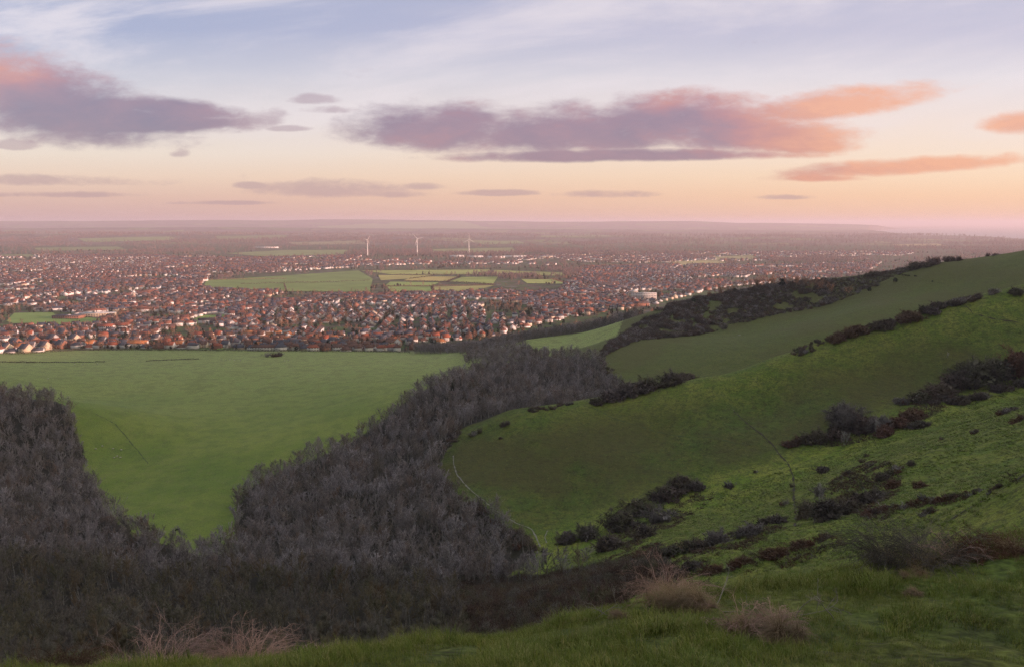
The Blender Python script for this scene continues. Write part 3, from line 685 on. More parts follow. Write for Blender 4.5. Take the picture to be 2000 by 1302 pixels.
def house(name, w_, d, h, rh, hip=0, proj=0, chims=1, floors=2, cols=3):
    wl = [gable_wall(w_, d, h, 0.14 if hip else rh)]; rf = [roof_slab(w_, d, h, rh, hip=hip)]
    if proj:   # front gable
        v, f = gable_wall(3.0+d/2, w_*.36, h-.05, w_*.26); wl.append((rotz(v, math.pi/2, -w_*.25, -d/4-.8), f)); v, f = roof_slab(3.0+d/2, w_*.36, h-.05, w_*.26); rf.append((rotz(v, math.pi/2, -w_*.25, -d/4-.8), f))
    ch = [boxes([(cx-.45,cx+.45,.2,1.0,h+rh*.4,h+rh+1.0),(cx-.28,cx-.08,.45,.7,h+rh+1.0,h+rh+1.35),(cx+.08,cx+.28,.45,.7,h+rh+1.0,h+rh+1.35)]) for cx in ([w_*.28] if chims == 1 else [-w_*.36, w_*.36] if chims == 2 else [w_*(k/chims-.4) for k in range(chims)])]
    HT[name] = dict(wall=addp(*wl), roof=addp(*rf), chimney=ch, win=windows(w_, d, floors, cols, -1)+windows(w_, d, floors, cols, 1))
house('semi', 13, 8, 5.1, 2.9, hip=3.2, proj=0, chims=2, cols=4)
house('detached house', 9.5, 8, 5.0, 3.2, chims=1, proj=1, cols=3)
house('bungalow', 12, 9, 2.6, 3.0, chims=1, floors=1, cols=3)
house('gabled house', 8, 9.5, 5.0, 4.0, chims=1, cols=2)
house('terrace', 32, 8, 5.2, 2.9, chims=5, cols=8)
house('hipped bungalow', 11.5, 9.5, 2.6, 2.9, hip=4.0, chims=1, floors=1, cols=3)
names = list(HT)
def tmpl(nm):
    t = HT[nm]; V, (F, M) = join_any([(t['wall'][0], t['wall'][1]), (t['roof'][0], t['roof'][1])] + [(v, [f]) for v, f in t['chimney']])
    M = np.minimum(M, 2); return lib_obj('house', V, F, [M_rwall, M_rroof, M_chim], M)
HLIB = lib_set('house templates', [tmpl(k) for k in names])
HME = {k: dict(wall=mesh_np('wall', *HT[k]['wall'], [None]), roof=mesh_np('roof', *HT[k]['roof'], [None]), chimney=[mesh_np('chimney', v, f, [M_chim]) for v, f in HT[k]['chimney']],
               win=[mesh_np('window', *(lambda P: (P[0], P[1][0]))(join_any([(g[0],[g[1]]),(fr[0],[fr[1]])])), [M_glass, M_frame], midx=join_any([(g[0],[g[1]]),(fr[0],[fr[1]])])[1][1]) for g, fr in HT[k]['win']]) for k in names}
def put_house(kind, x, y, z, rz, wallc, roofc, label, group, win=True, sc=1.0, chim=True):
    t = bpy.data.objects.new('house' if 'terrace' not in kind else 'terrace', None); COL.objects.link(t); t.location = (x, y, z); t.rotation_euler = (0,0,rz); t.scale = (sc,)*3
    tag(t, label, 'house', group); h_ = HME[kind]
    w1 = link('wall', h_['wall'], t); w1.material_slots[0].link = 'OBJECT'; w1.material_slots[0].material = WALLM[wallc]
    r1 = link('roof', h_['roof'], t); r1.material_slots[0].link = 'OBJECT'; r1.material_slots[0].material = ROOFM[roofc]
    if chim:
        for c_ in h_['chimney']: link('chimney', c_, r1)
    if win:
        for m_ in h_['win'][:len(h_['win'])//2]: link('window', m_, t)
    return t

def gpt(px, py, z=0.0):
    u, v = uv(px, py); Y = (z-CZ)/v; return (u*Y, Y)
def gpoly(pts, z=0.0): return [gpt(a, b_, z) for a, b_ in pts]
FIELDS = [  # (photo outline on the plain, colour)
 ('playing_field', [(28,612),(104,611),(112,622),(150,618),(206,624),(184,634),(110,640),(38,636),(12,628)], (0.208,0.312,0.078)),
 ('playing_field', [(395,616),(442,615),(432,622),(404,632),(362,631)], (0.221,0.325,0.078)),
 ('playing_field', [(2,567),(74,567),(70,571),(0,572)], (0.195,0.286,0.078)),
 ('field', [(398,560),(403,548),(490,543),(700,529),(728,545),(722,572),(560,570),(424,566)], (0.195,0.273,0.072)),
 ('field', [(704,529),(960,527),(950,537),(770,537)], (0.351,0.390,0.111)),
 ('field', [(738,538),(846,538),(800,545),(744,548)], (0.442,0.403,0.130)),
 ('field', [(806,541),(898,541),(873,550),(788,549)], (0.468,0.390,0.130)),
 ('field', [(966,528),(1098,533),(1104,540),(958,538)], (0.338,0.351,0.111)),
 ('field', [(902,542),(973,541),(963,555),(878,551)], (0.312,0.377,0.098)),
 ('field', [(762,551),(858,552),(843,559),(752,559)], (0.286,0.377,0.098)),
 ('field', [(756,560.5),(843,560.5),(843,572),(766,571)], (0.260,0.351,0.091)),
 ('field', [(848,560.5),(966,558),(930,568),(848,572)], (0.364,0.351,0.117)),
 ('field', [(1018,546),(1078,546.5),(1110,555),(1030,554)], (0.390,0.429,0.117)),
 ('field', [(440,496),(560,490),(680,490),(672,500),(520,503)], (0.247,0.286,0.111)),
 ('field', [(840,488),(1000,485),(1010,494),(850,497)], (0.260,0.286,0.111)),
 ('field', [(1310,512),(1400,508),(1420,514),(1330,520)], (0.416,0.351,0.156)),
 ('field', [(1390,503),(1470,500),(1480,507),(1400,509)], (0.338,0.312,0.143)),
 ('field', [(60,486),(230,484),(250,490),(80,492)], (0.221,0.260,0.104)),
 ('field', [(420,470),(560,468),(560,472),(430,474)], (0.234,0.260,0.117)),
 ('field', [(1740,480),(1830,478),(1850,482),(1760,484)], (0.390,0.338,0.169)),
 ('field', [(0,499),(60,498),(70,503),(0,504)], (0.208,0.247,0.091)),
 ('field', [(0,455),(180,452),(260,455),(60,458)], (0.286,0.312,0.143)), ('field', [(300,463),(470,461),(500,464),(330,466)], (0.286,0.325,0.130)), ('field', [(620,452),(900,450),(960,453),(650,456)], (0.260,0.299,0.130)), ('field', [(560,476),(700,474),(720,478),(580,480)], (0.312,0.286,0.156)), ('field', [(930,474),(1010,473),(1030,477),(940,478)], (0.260,0.312,0.130)), ('field', [(1050,466),(1250,464),(1270,467),(1060,469)], (0.260,0.299,0.130)), ('field', [(150,472),(330,470),(350,474),(170,476)], (0.260,0.312,0.117)), ('field', [(750,462),(880,461),(900,465),(760,466)], (0.312,0.286,0.143)),
 ('meadow', [(425,683),(440,682),(436,686),(424,687)], (0.221,0.312,0.078)),
]
FP = []
for nm, pts, c_ in FIELDS:
    zz = far_h(np.array([gpt(pts[0][0], pts[0][1])[0]]), np.array([gpt(pts[0][0], pts[0][1])[1]]))[0]
    P_ = gpoly(pts); FP.append(P_)
    # subdivide so the sheet lies on the gently rolling plain
    p = np.array(P_); c0 = p.mean(0); NR = 14; V = [(c0[0], c0[1])]; m_ = []
    for i in range(len(p)):
        q = p[(i+1) % len(p)]
        for k in range(6): m_.append(p[i]+(q-p[i])*k/6)
    m_ = np.array(m_); nn_ = len(m_)
    for k in range(1, NR+1): V += [tuple(c0+(e-c0)*k/NR) for e in m_]
    V = np.array(V); Z = H(V[:,0], V[:,1]) ; Z = Z + .9 + 1.2*sstep(V[:,1], 3000, 5000)
    Tn = np.array([(0, 1+i, 1+(i+1) % nn_) for i in range(nn_)]); Q = np.array([(1+k*nn_+i, 1+(k+1)*nn_+i, 1+(k+1)*nn_+(i+1) % nn_, 1+k*nn_+(i+1) % nn_) for k in range(NR-1) for i in range(nn_)])
    mm, n, b = mat('grass field'); g = n.new('ShaderNodeNewGeometry'); q1 = n.noise(g.outputs['Position'], .01, 4, .6); q2 = n.noise(g.outputs['Position'], .08, 3, .6)
    k1 = n.mix(n.step(q1, .3, .7), tuple(x*.8 for x in c_), tuple(x*1.15 for x in c_)); n.put(b.inputs['Base Color'], n.mix(n.m('MULTIPLY', n.step(q2, .5, .8), .3), k1, (.16,.13,.06)))
    tag(link(nm, mesh_np(nm, np.column_stack([V, Z]), [Q, Tn], [mm])), kind='structure')
def in_fields(X, Y, grow=0):
    k = np.zeros(len(X), bool)
    for P_ in FP: k |= pip(X, Y, P_)
    return k

# where the town lies (photo outline dropped onto the plain)
TOWN = gpoly([(-60,697),(0,696),(70,694),(130,683),(300,686),(520,689),(640,691),(700,689),(800,688),(820,676),(900,664),(960,655),(1030,640),(1110,620),(1180,610),(1260,598),(1330,580),(1420,560),(1600,545),(1700,530),(1720,512),(1500,520),(1350,518),(1150,522),(1110,545),(1090,572),(960,568),(860,573),(730,574),(560,571),(424,567),(392,560),(398,545),(470,535),(700,522),(700,500),(500,505),(300,500),(100,499),(-60,500)])
TOWN2 = [gpoly([(1000,510),(1250,514),(1700,506),(1790,496),(1760,482),(1500,480),(1250,488),(1030,500)]), gpoly([(640,520),(960,516),(1090,519),(1080,512),(900,509),(700,508)]), gpoly([(1300,478),(1500,474),(1720,472),(1700,468),(1400,470),(1280,474)]), gpoly([(100,482),(330,479),(420,478),(300,475),(120,477)])]
HX, HY, HR = [], [], []; nb_c = []
r = np.random.default_rng(21)
for k in range(150):
    Yc = 1000+3200*r.random()**1.3; Xc = r.uniform(-.75,.75)*Yc; nb_c.append((Xc, Yc, (r.choice([.32,.38,.28,.1,1.75]) if Xc < -.12*Yc else r.choice([.02,-.06,.1,.05,.28,1.6]))+r.normal(0,.05)))
nb_c = np.array(nb_c)
for k, (Xc, Yc, a) in enumerate(nb_c):
    R_ = 420 if Yc < 2200 else 560; rs = 37; cs = 16
    gx, gy = np.meshgrid(np.arange(-R_, R_, cs), np.arange(-R_, R_, rs)); gx = gx.ravel(); gy = gy.ravel()
    bend = 14*np.sin(gx/130+k)
    for side in (-1, 1):
        lx = gx + r.uniform(-1.5,1.5,len(gx)) + (7 if side > 0 else 0); ly = gy + side*10.5 + bend + r.uniform(-1.2,1.2,len(gx)); ca, sa = math.cos(a), math.sin(a)
        X = Xc+lx*ca-ly*sa; Y = Yc+lx*sa+ly*ca
        ds = (X[:,None]-nb_c[:,0])**2+(Y[:,None]-nb_c[:,1])**2; o_ = ds.argmin(1) == k
        slope = math.pi*(side > 0)
        HX.append(X[o_]); HY.append(Y[o_]); HR.append(np.full(o_.sum(), a+slope) + np.arctan(14/130*np.cos(gx[o_]/130+k)))
HX = np.concatenate(HX); HY = np.concatenate(HY); HR = np.concatenate(HR)
ins = pip(HX, HY, TOWN)
for P_ in TOWN2: ins |= pip(HX, HY, P_) & (r.random(len(HX)) < .5)
ins &= ~in_fields(HX, HY) & (np.abs(HX) < .74*HY)
SPECIAL = []     # ground kept free for the landmark buildings: (x, y, radius)
def keep(px, py, rad): x, y = gpt(px, py); SPECIAL.append((x, y, rad)); return x, y
mill = keep(262, 583, 22); scA = keep(135, 622, 45); scB = keep(190, 618, 50); hosp = keep(1257, 584, 48); hosp2 = keep(1237, 583, 25)
fl1 = keep(208, 645, 22); fl2 = keep(240, 643, 22); terr = [keep(325+22*k, 606-3.9*k, 22) for k in range(7)]
for k in range(9): keep(8+16*k, 690-4*abs(k-4)*.8-((k*5)%3)*6, 13)
for x, y, rad in SPECIAL: ins &= (HX-x)**2+(HY-y)**2 > rad**2
park = fbm(HX/170, HY/170, 61, 3) > .13; ins &= ~park & (r.random(len(HX)) < np.where(HY > 2600, .7, .82))
HX, HY, HR = HX[ins], HY[ins], HR[ins]; HZ = H(HX, HY)
# houses nearest the meadow stand as single things
vis = (np.abs(HX) < .68*HY) ; order = np.argsort(np.where(vis, HY + 0*HX, 1e9)); ind = order[:235]; rest = np.ones(len(HX), bool); rest[ind] = False
ZN = [(-9, -.52, 'by dark gabled roofs'), (-.52, -.36, 'below the playing field'), (-.36, -.2, 'behind the hedge sheep'), (-.2, -.05, 'above the bush clump'), (-.05, .08, 'beside the tree belt'), (.08, 9, 'above the hill foot')]
plain_kind = {'semi': 'semi pair', 'detached house': 'front gabled house', 'bungalow': 'low bungalow', 'gabled house': 'tall gabled house', 'terrace': 'long terrace', 'hipped bungalow': 'hipped bungalow'}
todo = []
for i in ind:
    k = names[int(r.choice(6, p=[.30,.24,.12,.16,.04,.14]))]; wc = str(r.choice(['white rendered','cream','red brick','pale grey'], p=[.58,.12,.18,.12])); rc = str(r.choice(['red tiled','brown tiled','slate grey','orange tiled'], p=[.26,.32,.34,.08]))
    u = HX[i]/HY[i]; zn = next(z_[2] for z_ in ZN if z_[0] <= u < z_[1]); row = 'front row' if HY[i] < 1030 else 'second row' if HY[i] < 1075 else 'third row' if HY[i] < 1120 else 'fourth row'
    todo.append((i, k, wc, rc, zn, row, u))
from collections import defaultdict
bk = defaultdict(list)
for t in todo: bk[(t[1], t[2], t[3], t[4], t[5])].append(t)
ORD = ['leftmost','second','third','fourth','fifth','sixth','seventh','eighth','ninth','tenth','eleventh','twelfth','thirteenth','fourteenth','fifteenth','sixteenth','seventeenth','eighteenth','nineteenth','twentieth'] + ['twenty'+a for a in ('first','second','third','fourth','fifth','sixth','seventh','eighth','ninth')] + ['thirtieth'] + ['thirty'+a for a in ('first','second','third','fourth','fifth','sixth','seventh','eighth','ninth')] + ['fortieth']
cnt = 0
for (k, wc, rc, zn, row), L_ in bk.items():
    L_.sort(key=lambda t: t[6])
    for q, t in enumerate(L_):
        i = t[0]; lab = f'{wc} {plain_kind[k]} with {rc} roof, {row} {zn}'
        if len(L_) > 1: lab = (ORD[q] + ('' if q == 0 else ' from left')) + ', ' + f'{wc.split()[0]} {plain_kind[k].split()[-1] if k not in ("semi",) else "pair"}, {rc.split()[0]} roof, {row} {zn}'
        put_house(k, HX[i], HY[i], HZ[i], HR[i]+math.pi*(math.cos(HR[i]) < 0 and 0), wc, rc, lab, 'houses nearest the meadow', win=cnt < 130, sc=float(r.uniform(1.02,1.22))); cnt += 1
scatter('town_houses', np.stack([HX, HY, HZ], -1)[rest], np.random.default_rng(5).uniform(1.02,1.26,rest.sum()), HLIB, 'thousands of small houses spread across the plain', seed=9)
# their own street directions instead of random turns
so = bpy.data.objects['town_houses']; rt = np.zeros((rest.sum(), 3), np.float32); rt[:,2] = HR[rest]; so.data.attributes['rot'].data.foreach_set('vector', rt.ravel())
pk = r.choice(6, p=[.30,.24,.14,.16,.03,.13], size=rest.sum()).astype(np.int32)
nmz = sorted(range(6), key=lambda q: list(HLIB.objects)[q].name); so.data.attributes['pick'].data.foreach_set('value', pk)

# large dark roofed houses with sunlit gable ends at the corner of the town
gl = ['leftmost of the dark roofed houses beside the meadow corner','dark roofed gabled house behind the leftmost one','dark roofed house with bright gable near the meadow corner','dark roofed house set behind two bright gables','large dark roofed house with the brightest orange gable','dark roofed house right of the brightest gable','gabled house with orange lit end in front of terrace','dark roofed house at the right end of the gable cluster','rearmost dark roofed house of the gable cluster']
for q, (px, py, rz, wc) in enumerate([(14,690,.3,'cream'),(32,676,.35,'red brick'),(52,692,.28,'cream'),(66,672,.3,'red brick'),(88,685,.28,'cream'),(104,668,.32,'pale grey'),(122,681,.3,'red brick'),(146,668,.35,'cream'),(124,658,.3,'red brick')]):
    x, y = gpt(px, py); put_house('gabled house', x, y, float(H(np.array([x]),np.array([y]))[0]), -rz, wc, 'slate grey', gl[q], 'dark roofed gabled houses', sc=1.38)
# white terrace stepping up a street
for q, (x, y) in enumerate(terr):
    put_house('gabled house' if q > 2 else 'terrace', x, y, 0, math.atan2(terr[-1][1]-terr[0][1], terr[-1][0]-terr[0][0]) + (math.pi/2*0 if q <= 2 else math.pi/2), 'white rendered', 'red tiled' if q < 3 else 'brown tiled', f'{ORD[q]}{"" if q == 0 else " from left"} of the bright white houses stepping up the long street', 'white houses along the long street', win=False)

def prism(name, parent, L, m): V, F = boxes(L); return link(name, mesh_np(name, V, F, [m]), parent)
def thing(name, label, cat, loc, rz=0, group=None):
    t = bpy.data.objects.new(name, None); COL.objects.link(t); t.location = loc; t.rotation_euler = (0,0,rz); return tag(t, label, cat, group)
def block(name, label, cat, xy, rz, w_, d, h, floors, cols, wallm, roofm, pitched=0, group=None):
    t = thing(name, label, cat, (xy[0], xy[1], float(H(np.array([xy[0]]), np.array([xy[1]]))[0])), rz, group)
    prism('wall', t, [(-w_/2,w_/2,-d/2,d/2,-.5,h)], wallm)
    if pitched: V, F = roof_slab(w_, d, h+.02, pitched, ov=.6); link('roof', mesh_np('roof', V, F, [roofm]), t)
    else: rf = prism('roof', t, [(-w_/2-.2,w_/2+.2,-d/2-.2,d/2+.2,h+.003,h+.35)], roofm); prism('vent', rf, [(-w_*.1,w_*.05,-1,1.5,h+.353,h+1.6)], M_grey)
    for fl in range(floors):
        z = .9+fl*(h-.3)/floors
        for c_ in range(cols):
            x = -w_/2+w_*(c_+.5)/cols; ww = w_/cols*.36
            prism('window', t, [(x-ww,x+ww,-d/2-.06,-d/2-.003,z,z+min(1.5, (h/floors)*.5))], M_glass)
    prism('door', t, [(w_*.08,w_*.08+1.8,-d/2-.08,-d/2-.004,-.5,2.1)], M_door)
    return t
block('school_building', 'low slate roofed school hall behind the round dark tree', 'school', scA, -.05, 50, 22, 6, 2, 12, WALLM['red brick'], ROOFM['slate grey'])
block('school_building', 'flat roofed school block with cream end at the playing field', 'school', scB, .28, 62, 20, 6.5, 2, 14, WALLM['cream'], M_grey)
block('school_building', 'long low school wing stretching right behind the flat roofed block', 'school', gpt(228,608), .30, 60, 12, 6, 2, 12, WALLM['cream'], ROOFM['slate grey'], 2.2)
block('apartment_block', 'left one of two white walled flats with red roofs', 'flats', fl1, .02, 24, 11, 7.5, 3, 7, WALLM['white rendered'], ROOFM['red tiled'], 3.4, 'red roofed flats')
block('apartment_block', 'right one of two white walled flats with red roofs', 'flats', fl2, .05, 23, 11, 7.5, 3, 7, WALLM['white rendered'], ROOFM['red tiled'], 3.4, 'red roofed flats')
block('hospital_building', 'long white four storey hospital wing above the hill foot', 'hospital', hosp, -.12, 58, 14, 14, 4, 16, WALLM['white rendered'], M_grey)
block('hospital_building', 'shorter sunlit hospital block left of the long wing', 'hospital', hosp2, -.12, 20, 22, 17, 5, 5, WALLM['cream'], M_grey)
for q, (px, py, w_, lab) in enumerate([(893,503,70,'leftmost pale warehouse on the far industrial estate'),(928,504,80,'second pale warehouse of the far industrial estate'),(968,505,90,'middle pale warehouse of the far industrial estate'),(1005,504,120,'wide pale warehouse right of the middle one'),(1062,505,95,'orange lit warehouse at the right end of the estate'),(520,486,160,'lone long white shed in the far fields')]):
    block('warehouse', lab, 'warehouse', gpt(px, py), .05, w_, 40, 9, 1, 6, M_white if q != 4 else WALLM['cream'], M_grey, group='far warehouses')
for q in range(9):
    x, y = gpt(1186+8.5*q, 525.5); put_house('detached house', x, y, 0, .1, 'white rendered', 'slate grey', f'{ORD[q]}{"" if q == 0 else " from left"} of the white houses in a row above the red estate', 'white houses above the red estate', win=False, sc=1.5, chim=False)

# windmill
t = thing('windmill', 'white tower windmill with four sails standing among the red roofs', 'windmill', (mill[0], mill[1], 0), .25)
def lathe(prof, sides=16):
    V = []; a = np.arange(sides)*2*np.pi/sides
    for rr, z in prof: V += [(rr*math.cos(q), rr*math.sin(q), z) for q in a]
    F = [(k*sides+i, k*sides+(i+1) % sides, (k+1)*sides+(i+1) % sides, (k+1)*sides+i) for k in range(len(prof)-1) for i in range(sides)]
    return np.array(V, float), np.array(F)
M_mill = flat_mat('whitewashed brick', (.62,.52,.44))
link('tower', mesh_np('tower', *lathe([(4.4,-.5),(4.3,0),(3.2,12),(3.0,14.5),(0.1,14.6)]), [M_mill]), t)
cp = link('cap', mesh_np('cap', *lathe([(3.2,14.3),(3.3,15),(2.6,16.6),(1.2,17.8),(.05,18.2)]), [M_white]), t)
for q in range(4):
    a = math.pi/4+q*math.pi/2+.12; dx_, dz_ = math.cos(a), math.sin(a)
    sl = link('sail', None or mesh_np('sail', *addp((lambda P: P)(tubes([(0,-4.0,16.2)], [(dx_*11.5,-4.0,16.2+dz_*11.5)], .18, .1, 4)),
        *[tubes([(dx_*s_-dz_*1.0,-4.0,16.2+dz_*s_+dx_*1.0)], [(dx_*s_+dz_*.9,-4.0,16.2+dz_*s_-dx_*.9)], .12, .12, 4) for s_ in np.arange(2.5,11.6,.8)],
        *[tubes([(dx_*2.4+o_*dz_,-4.0,16.2+dz_*2.4-o_*dx_)], [(dx_*11.4+o_*dz_,-4.0,16.2+dz_*11.4-o_*dx_)], .10, .10, 4) for o_ in (-1.0,-.5,.45,.9)]), [M_white]), t)
link('windshaft', mesh_np('windshaft', *tubes([(0,-2.2,16.2)], [(0,-4.4,16.2)], .35, .3, 8), [M_grey]), t)
# wind turbines
for q, (px, pb, ph, lab, a0) in enumerate([(718,500,471,'leftmost tall white wind turbine beyond the town',.9),(815,501,469,'middle wind turbine between the other two',.2),(916,498,470,'rightmost wind turbine left of the warehouses',1.57)]):
    x, y = gpt(px, pb); Hh = (pb-ph)/FOC*y*1.02; z0 = float(H(np.array([x]),np.array([y]))[0])
    t = thing('wind_turbine', lab, 'wind turbine', (x, y, z0), .3 if q else 1.1, 'wind turbines')
    link('tower', mesh_np('tower', *lathe([(3.0,-1),(2.7,2),(1.5,Hh)], 14), [M_white]), t)
    link('nacelle', mesh_np('nacelle', *boxes([(-1.8,1.8,-3.5,6.5,Hh,Hh+3.6)]), [M_white]), t)
    hb = link('hub', mesh_np('hub', *tubes([(0,-3.5,Hh+1.8)], [(0,-5.6,Hh+1.8)], 1.6, .7, 10), [M_white]), t)
    for k in range(3):
        a = a0+k*2.0944; d_ = np.array([math.cos(a),0,math.sin(a)]); n_v = np.array([-math.sin(a),0,math.cos(a)]); Pc = [(s_, w2) for s_, w2 in ((1,.7),(5,1.5),(14,1.2),(26,.75),(38,.18))]
        V = []
        for s_, w2 in Pc:
            c0 = np.array([0,-4.7,Hh+1.8])+d_*s_
            V += [c0-n_v*w2*.7, c0+np.array([0,-.22,0]), c0+n_v*w2, c0+np.array([0,.22,0])]
        F = [(k2*4+i, k2*4+(i+1) % 4, (k2+1)*4+(i+1) % 4, (k2+1)*4+i) for k2 in range(4) for i in range(4)]
        link('blade', mesh_np('blade', np.array(V), np.array(F), [M_white]), t)
# masts and lamp columns
for px, pb, hh, lab in ((795,577,20,'thin pale mast at the edge of the green fields'),(734,693,19,'tall thin lamp column among the nearest houses'),(348,640,14,'lamp column right of the red roofed flats'),(240,640,14,'lamp column behind the red roofed flats'),(312,628,12,'lamp column above the white gables')):
    x, y = gpt(px, pb); t = thing('street_lamp' if hh < 20 else 'mast', lab, 'lamp post' if hh < 20 else 'mast', (x, y, 0))
    link('pole', mesh_np('pole', *lathe([(.16,-.3),(.14,1.2),(.08,hh)], 8), [M_conc]), t); link('lamp_head', mesh_np('lamp_head', *boxes([(-.2,1.0,-.12,.12,hh,hh+.16)]), [M_grey]), t)

# ------------------------------------------------------------------ trees of the town and plain
gt = [bare_tree(300+k, h=hh, spread=sp, limbs=8, subs=3, twigs=300, tw=.10, twl=(.7,1.5), low=.2, up=.1, rad=.2) for k, (hh, sp) in enumerate([(9,3.6),(11,4.2),(8,3.2),(12,3.6)])]
ev = [evergreen(320+k, h=hh, wdt=wd, n_=520, cone=cn_, size=.5) for k, (hh, wd, cn_) in enumerate([(8,2.6,0),(10,2.4,1),(7,3.0,0)])]
GLIB = lib_set('garden trees', [two(t_, c_, 'garden_tree', M_bark, M_gtree) for t_, c_ in gt] + [two(t_, c_, 'garden_evergreen', M_bark, M_ever) for t_, c_ in ev])
g_me = [(mesh_np('trunk', v1, f1, [M_bark]), mesh_np('crown', v2, f2, [M_gtree])) for (v1, f1), (v2, f2) in gt]
e_me = [(mesh_np('trunk', v1, f1, [M_bark]), mesh_np('crown', v2, f2, [M_ever])) for (v1, f1), (v2, f2) in ev]
def near_house(X, Y, rad):
    cell = {}; 
    for x, y in zip(HX, HY): cell.setdefault((int(x//20), int(y//20)), []).append((x, y))
    out = np.zeros(len(X), bool)
    for i, (x, y) in enumerate(zip(X, Y)):
        cx, cy = int(x//20), int(y//20)
        for a in (-1,0,1):
            for b_ in (-1,0,1):
                for hx, hy in cell.get((cx+a, cy+b_), ()):
                    if (hx-x)**2+(hy-y)**2 < rad*rad: out[i] = True
    return out
N_ = 36000; Yt = 985+ (4600-985)*r.random(N_)**1.25; Xt = r.uniform(-.74,.74,N_)*Yt
k = (pip(Xt, Yt, TOWN) | (fbm(Xt/260, Yt/200, 71, 3) > .02)) & ~in_fields(Xt, Yt); dens = .35+.65*(fbm(Xt/120, Yt/120, 61, 3) > .05); k &= (r.random(N_) < dens) & (Yt > 992+.0*Xt)
hh_ = H(Xt[k], Yt[k], False); Xt, Yt = Xt[k], Yt[k]; k = hh_ < 9; Xt, Yt = Xt[k], Yt[k]
for x, y, rad in SPECIAL: k = (Xt-x)**2+(Yt-y)**2 > (rad*.75)**2; Xt, Yt = Xt[k], Yt[k]
k = ~near_house(Xt, Yt, 5.6); Xt, Yt = Xt[k], Yt[k]; Zt = H(Xt, Yt)
order = np.argsort(np.where(np.abs(Xt) < .68*Yt, Yt, 1e9)); ind = order[:200]; rst = np.ones(len(Xt), bool); rst[ind] = False
sh = ['round headed', 'tall spreading', 'small round', 'tall narrow']; es = ['rounded', 'pointed', 'squat']; bt = defaultdict(list)
for i in ind:
    u = Xt[i]/Yt[i]; zn = next(z_[2] for z_ in ZN if z_[0] <= u < z_[1]); row = 'front gardens' if Yt[i] < 1050 else 'back gardens'
    evg = r.random() < .24; q = int(r.integers(3 if evg else 4)); bt[(evg, q, zn, row)].append((u, i))
for (evg, q, zn, row), L_ in bt.items():
    for s_, (u, i) in enumerate(sorted(L_)):
        base_l = f'{es[q]} dark evergreen' if evg else f'{sh[q]} bare orange tree'
        lab = (f'{ORD[min(s_,39)]}{"" if s_ == 0 else " from left"}, ' if len(L_) > 1 else '') + f'{base_l}, {row} {zn}'
        tm, cm_ = (e_me if evg else g_me)[q]
        t = bpy.data.objects.new('evergreen_tree' if evg else 'garden_tree', None); COL.objects.link(t); t.location = (Xt[i], Yt[i], Zt[i]); t.rotation_euler = (0,0,r.uniform(0,6.28)); s2 = r.uniform(.6,1.0); t.scale = (s2,)*3
        tag(t, lab, 'tree', 'garden trees of the nearest houses'); link('trunk', tm, t); link('crown', cm_, t)
scatter('garden_trees', np.stack([Xt, Yt, Zt], -1)[rst], np.random.default_rng(6).uniform(.45,1.2,rst.sum())*np.interp(Yt[rst], [1000,3500], [1,1.35]), GLIB, 'bare orange brown trees among the far houses', seed=10)
# woods and hedgerow trees over the farther plain
M_plain = twig_mat('distant twigs', [(.26,.17,.155), (.20,.155,.155), (.30,.19,.16), (.16,.145,.13)])
ft = [bare_tree(340+k, h=12, spread=5, limbs=6, subs=2, twigs=110, tw=.30, twl=(1.5,3), low=.12, up=.05, rad=.3) for k in range(3)]
FL = lib_set('plain trees', [two(t_, c_, 'plain_tree', M_bark, M_plain) for t_, c_ in ft])
N_ = 90000; Yt = 2300*np.exp(r.random(N_)*math.log(10500/2300)*1.0)**1.0; Xt = r.uniform(-.74,.74,N_)*Yt
msk = (fbm(Xt/700, Yt/500, 81, 4) > .10) | (np.abs(np.mod(Yt/310+.6*fbm(Xt/500, Yt/500, 84, 2), 1)-.5) < .035) | (np.abs(np.mod(Xt/360+.8*fbm(Xt/600, Yt/600, 85, 2), 1)-.5) < .02)
k = msk & ~in_fields(Xt, Yt) & ~pip(Xt, Yt, TOWN) & (Xt < np.interp(Yt, [2500,5200,7500,8820,11500], [6500,5600,5140,5140,5700])-150); Xt, Yt = Xt[k], Yt[k]; Zt = H(Xt, Yt)
scatter('distant_woods', np.stack([Xt, Yt, Zt], -1), np.random.default_rng(8).uniform(.7,1.2,len(Xt))*np.interp(Yt, [2300,6000,10500], [1,1.6,2.2]), FL, 'woods and hedgerows scattered over the far plain', seed=12)
print('houses', len(HX), 'plain trees', len(Xt), 'garden', rst.sum())

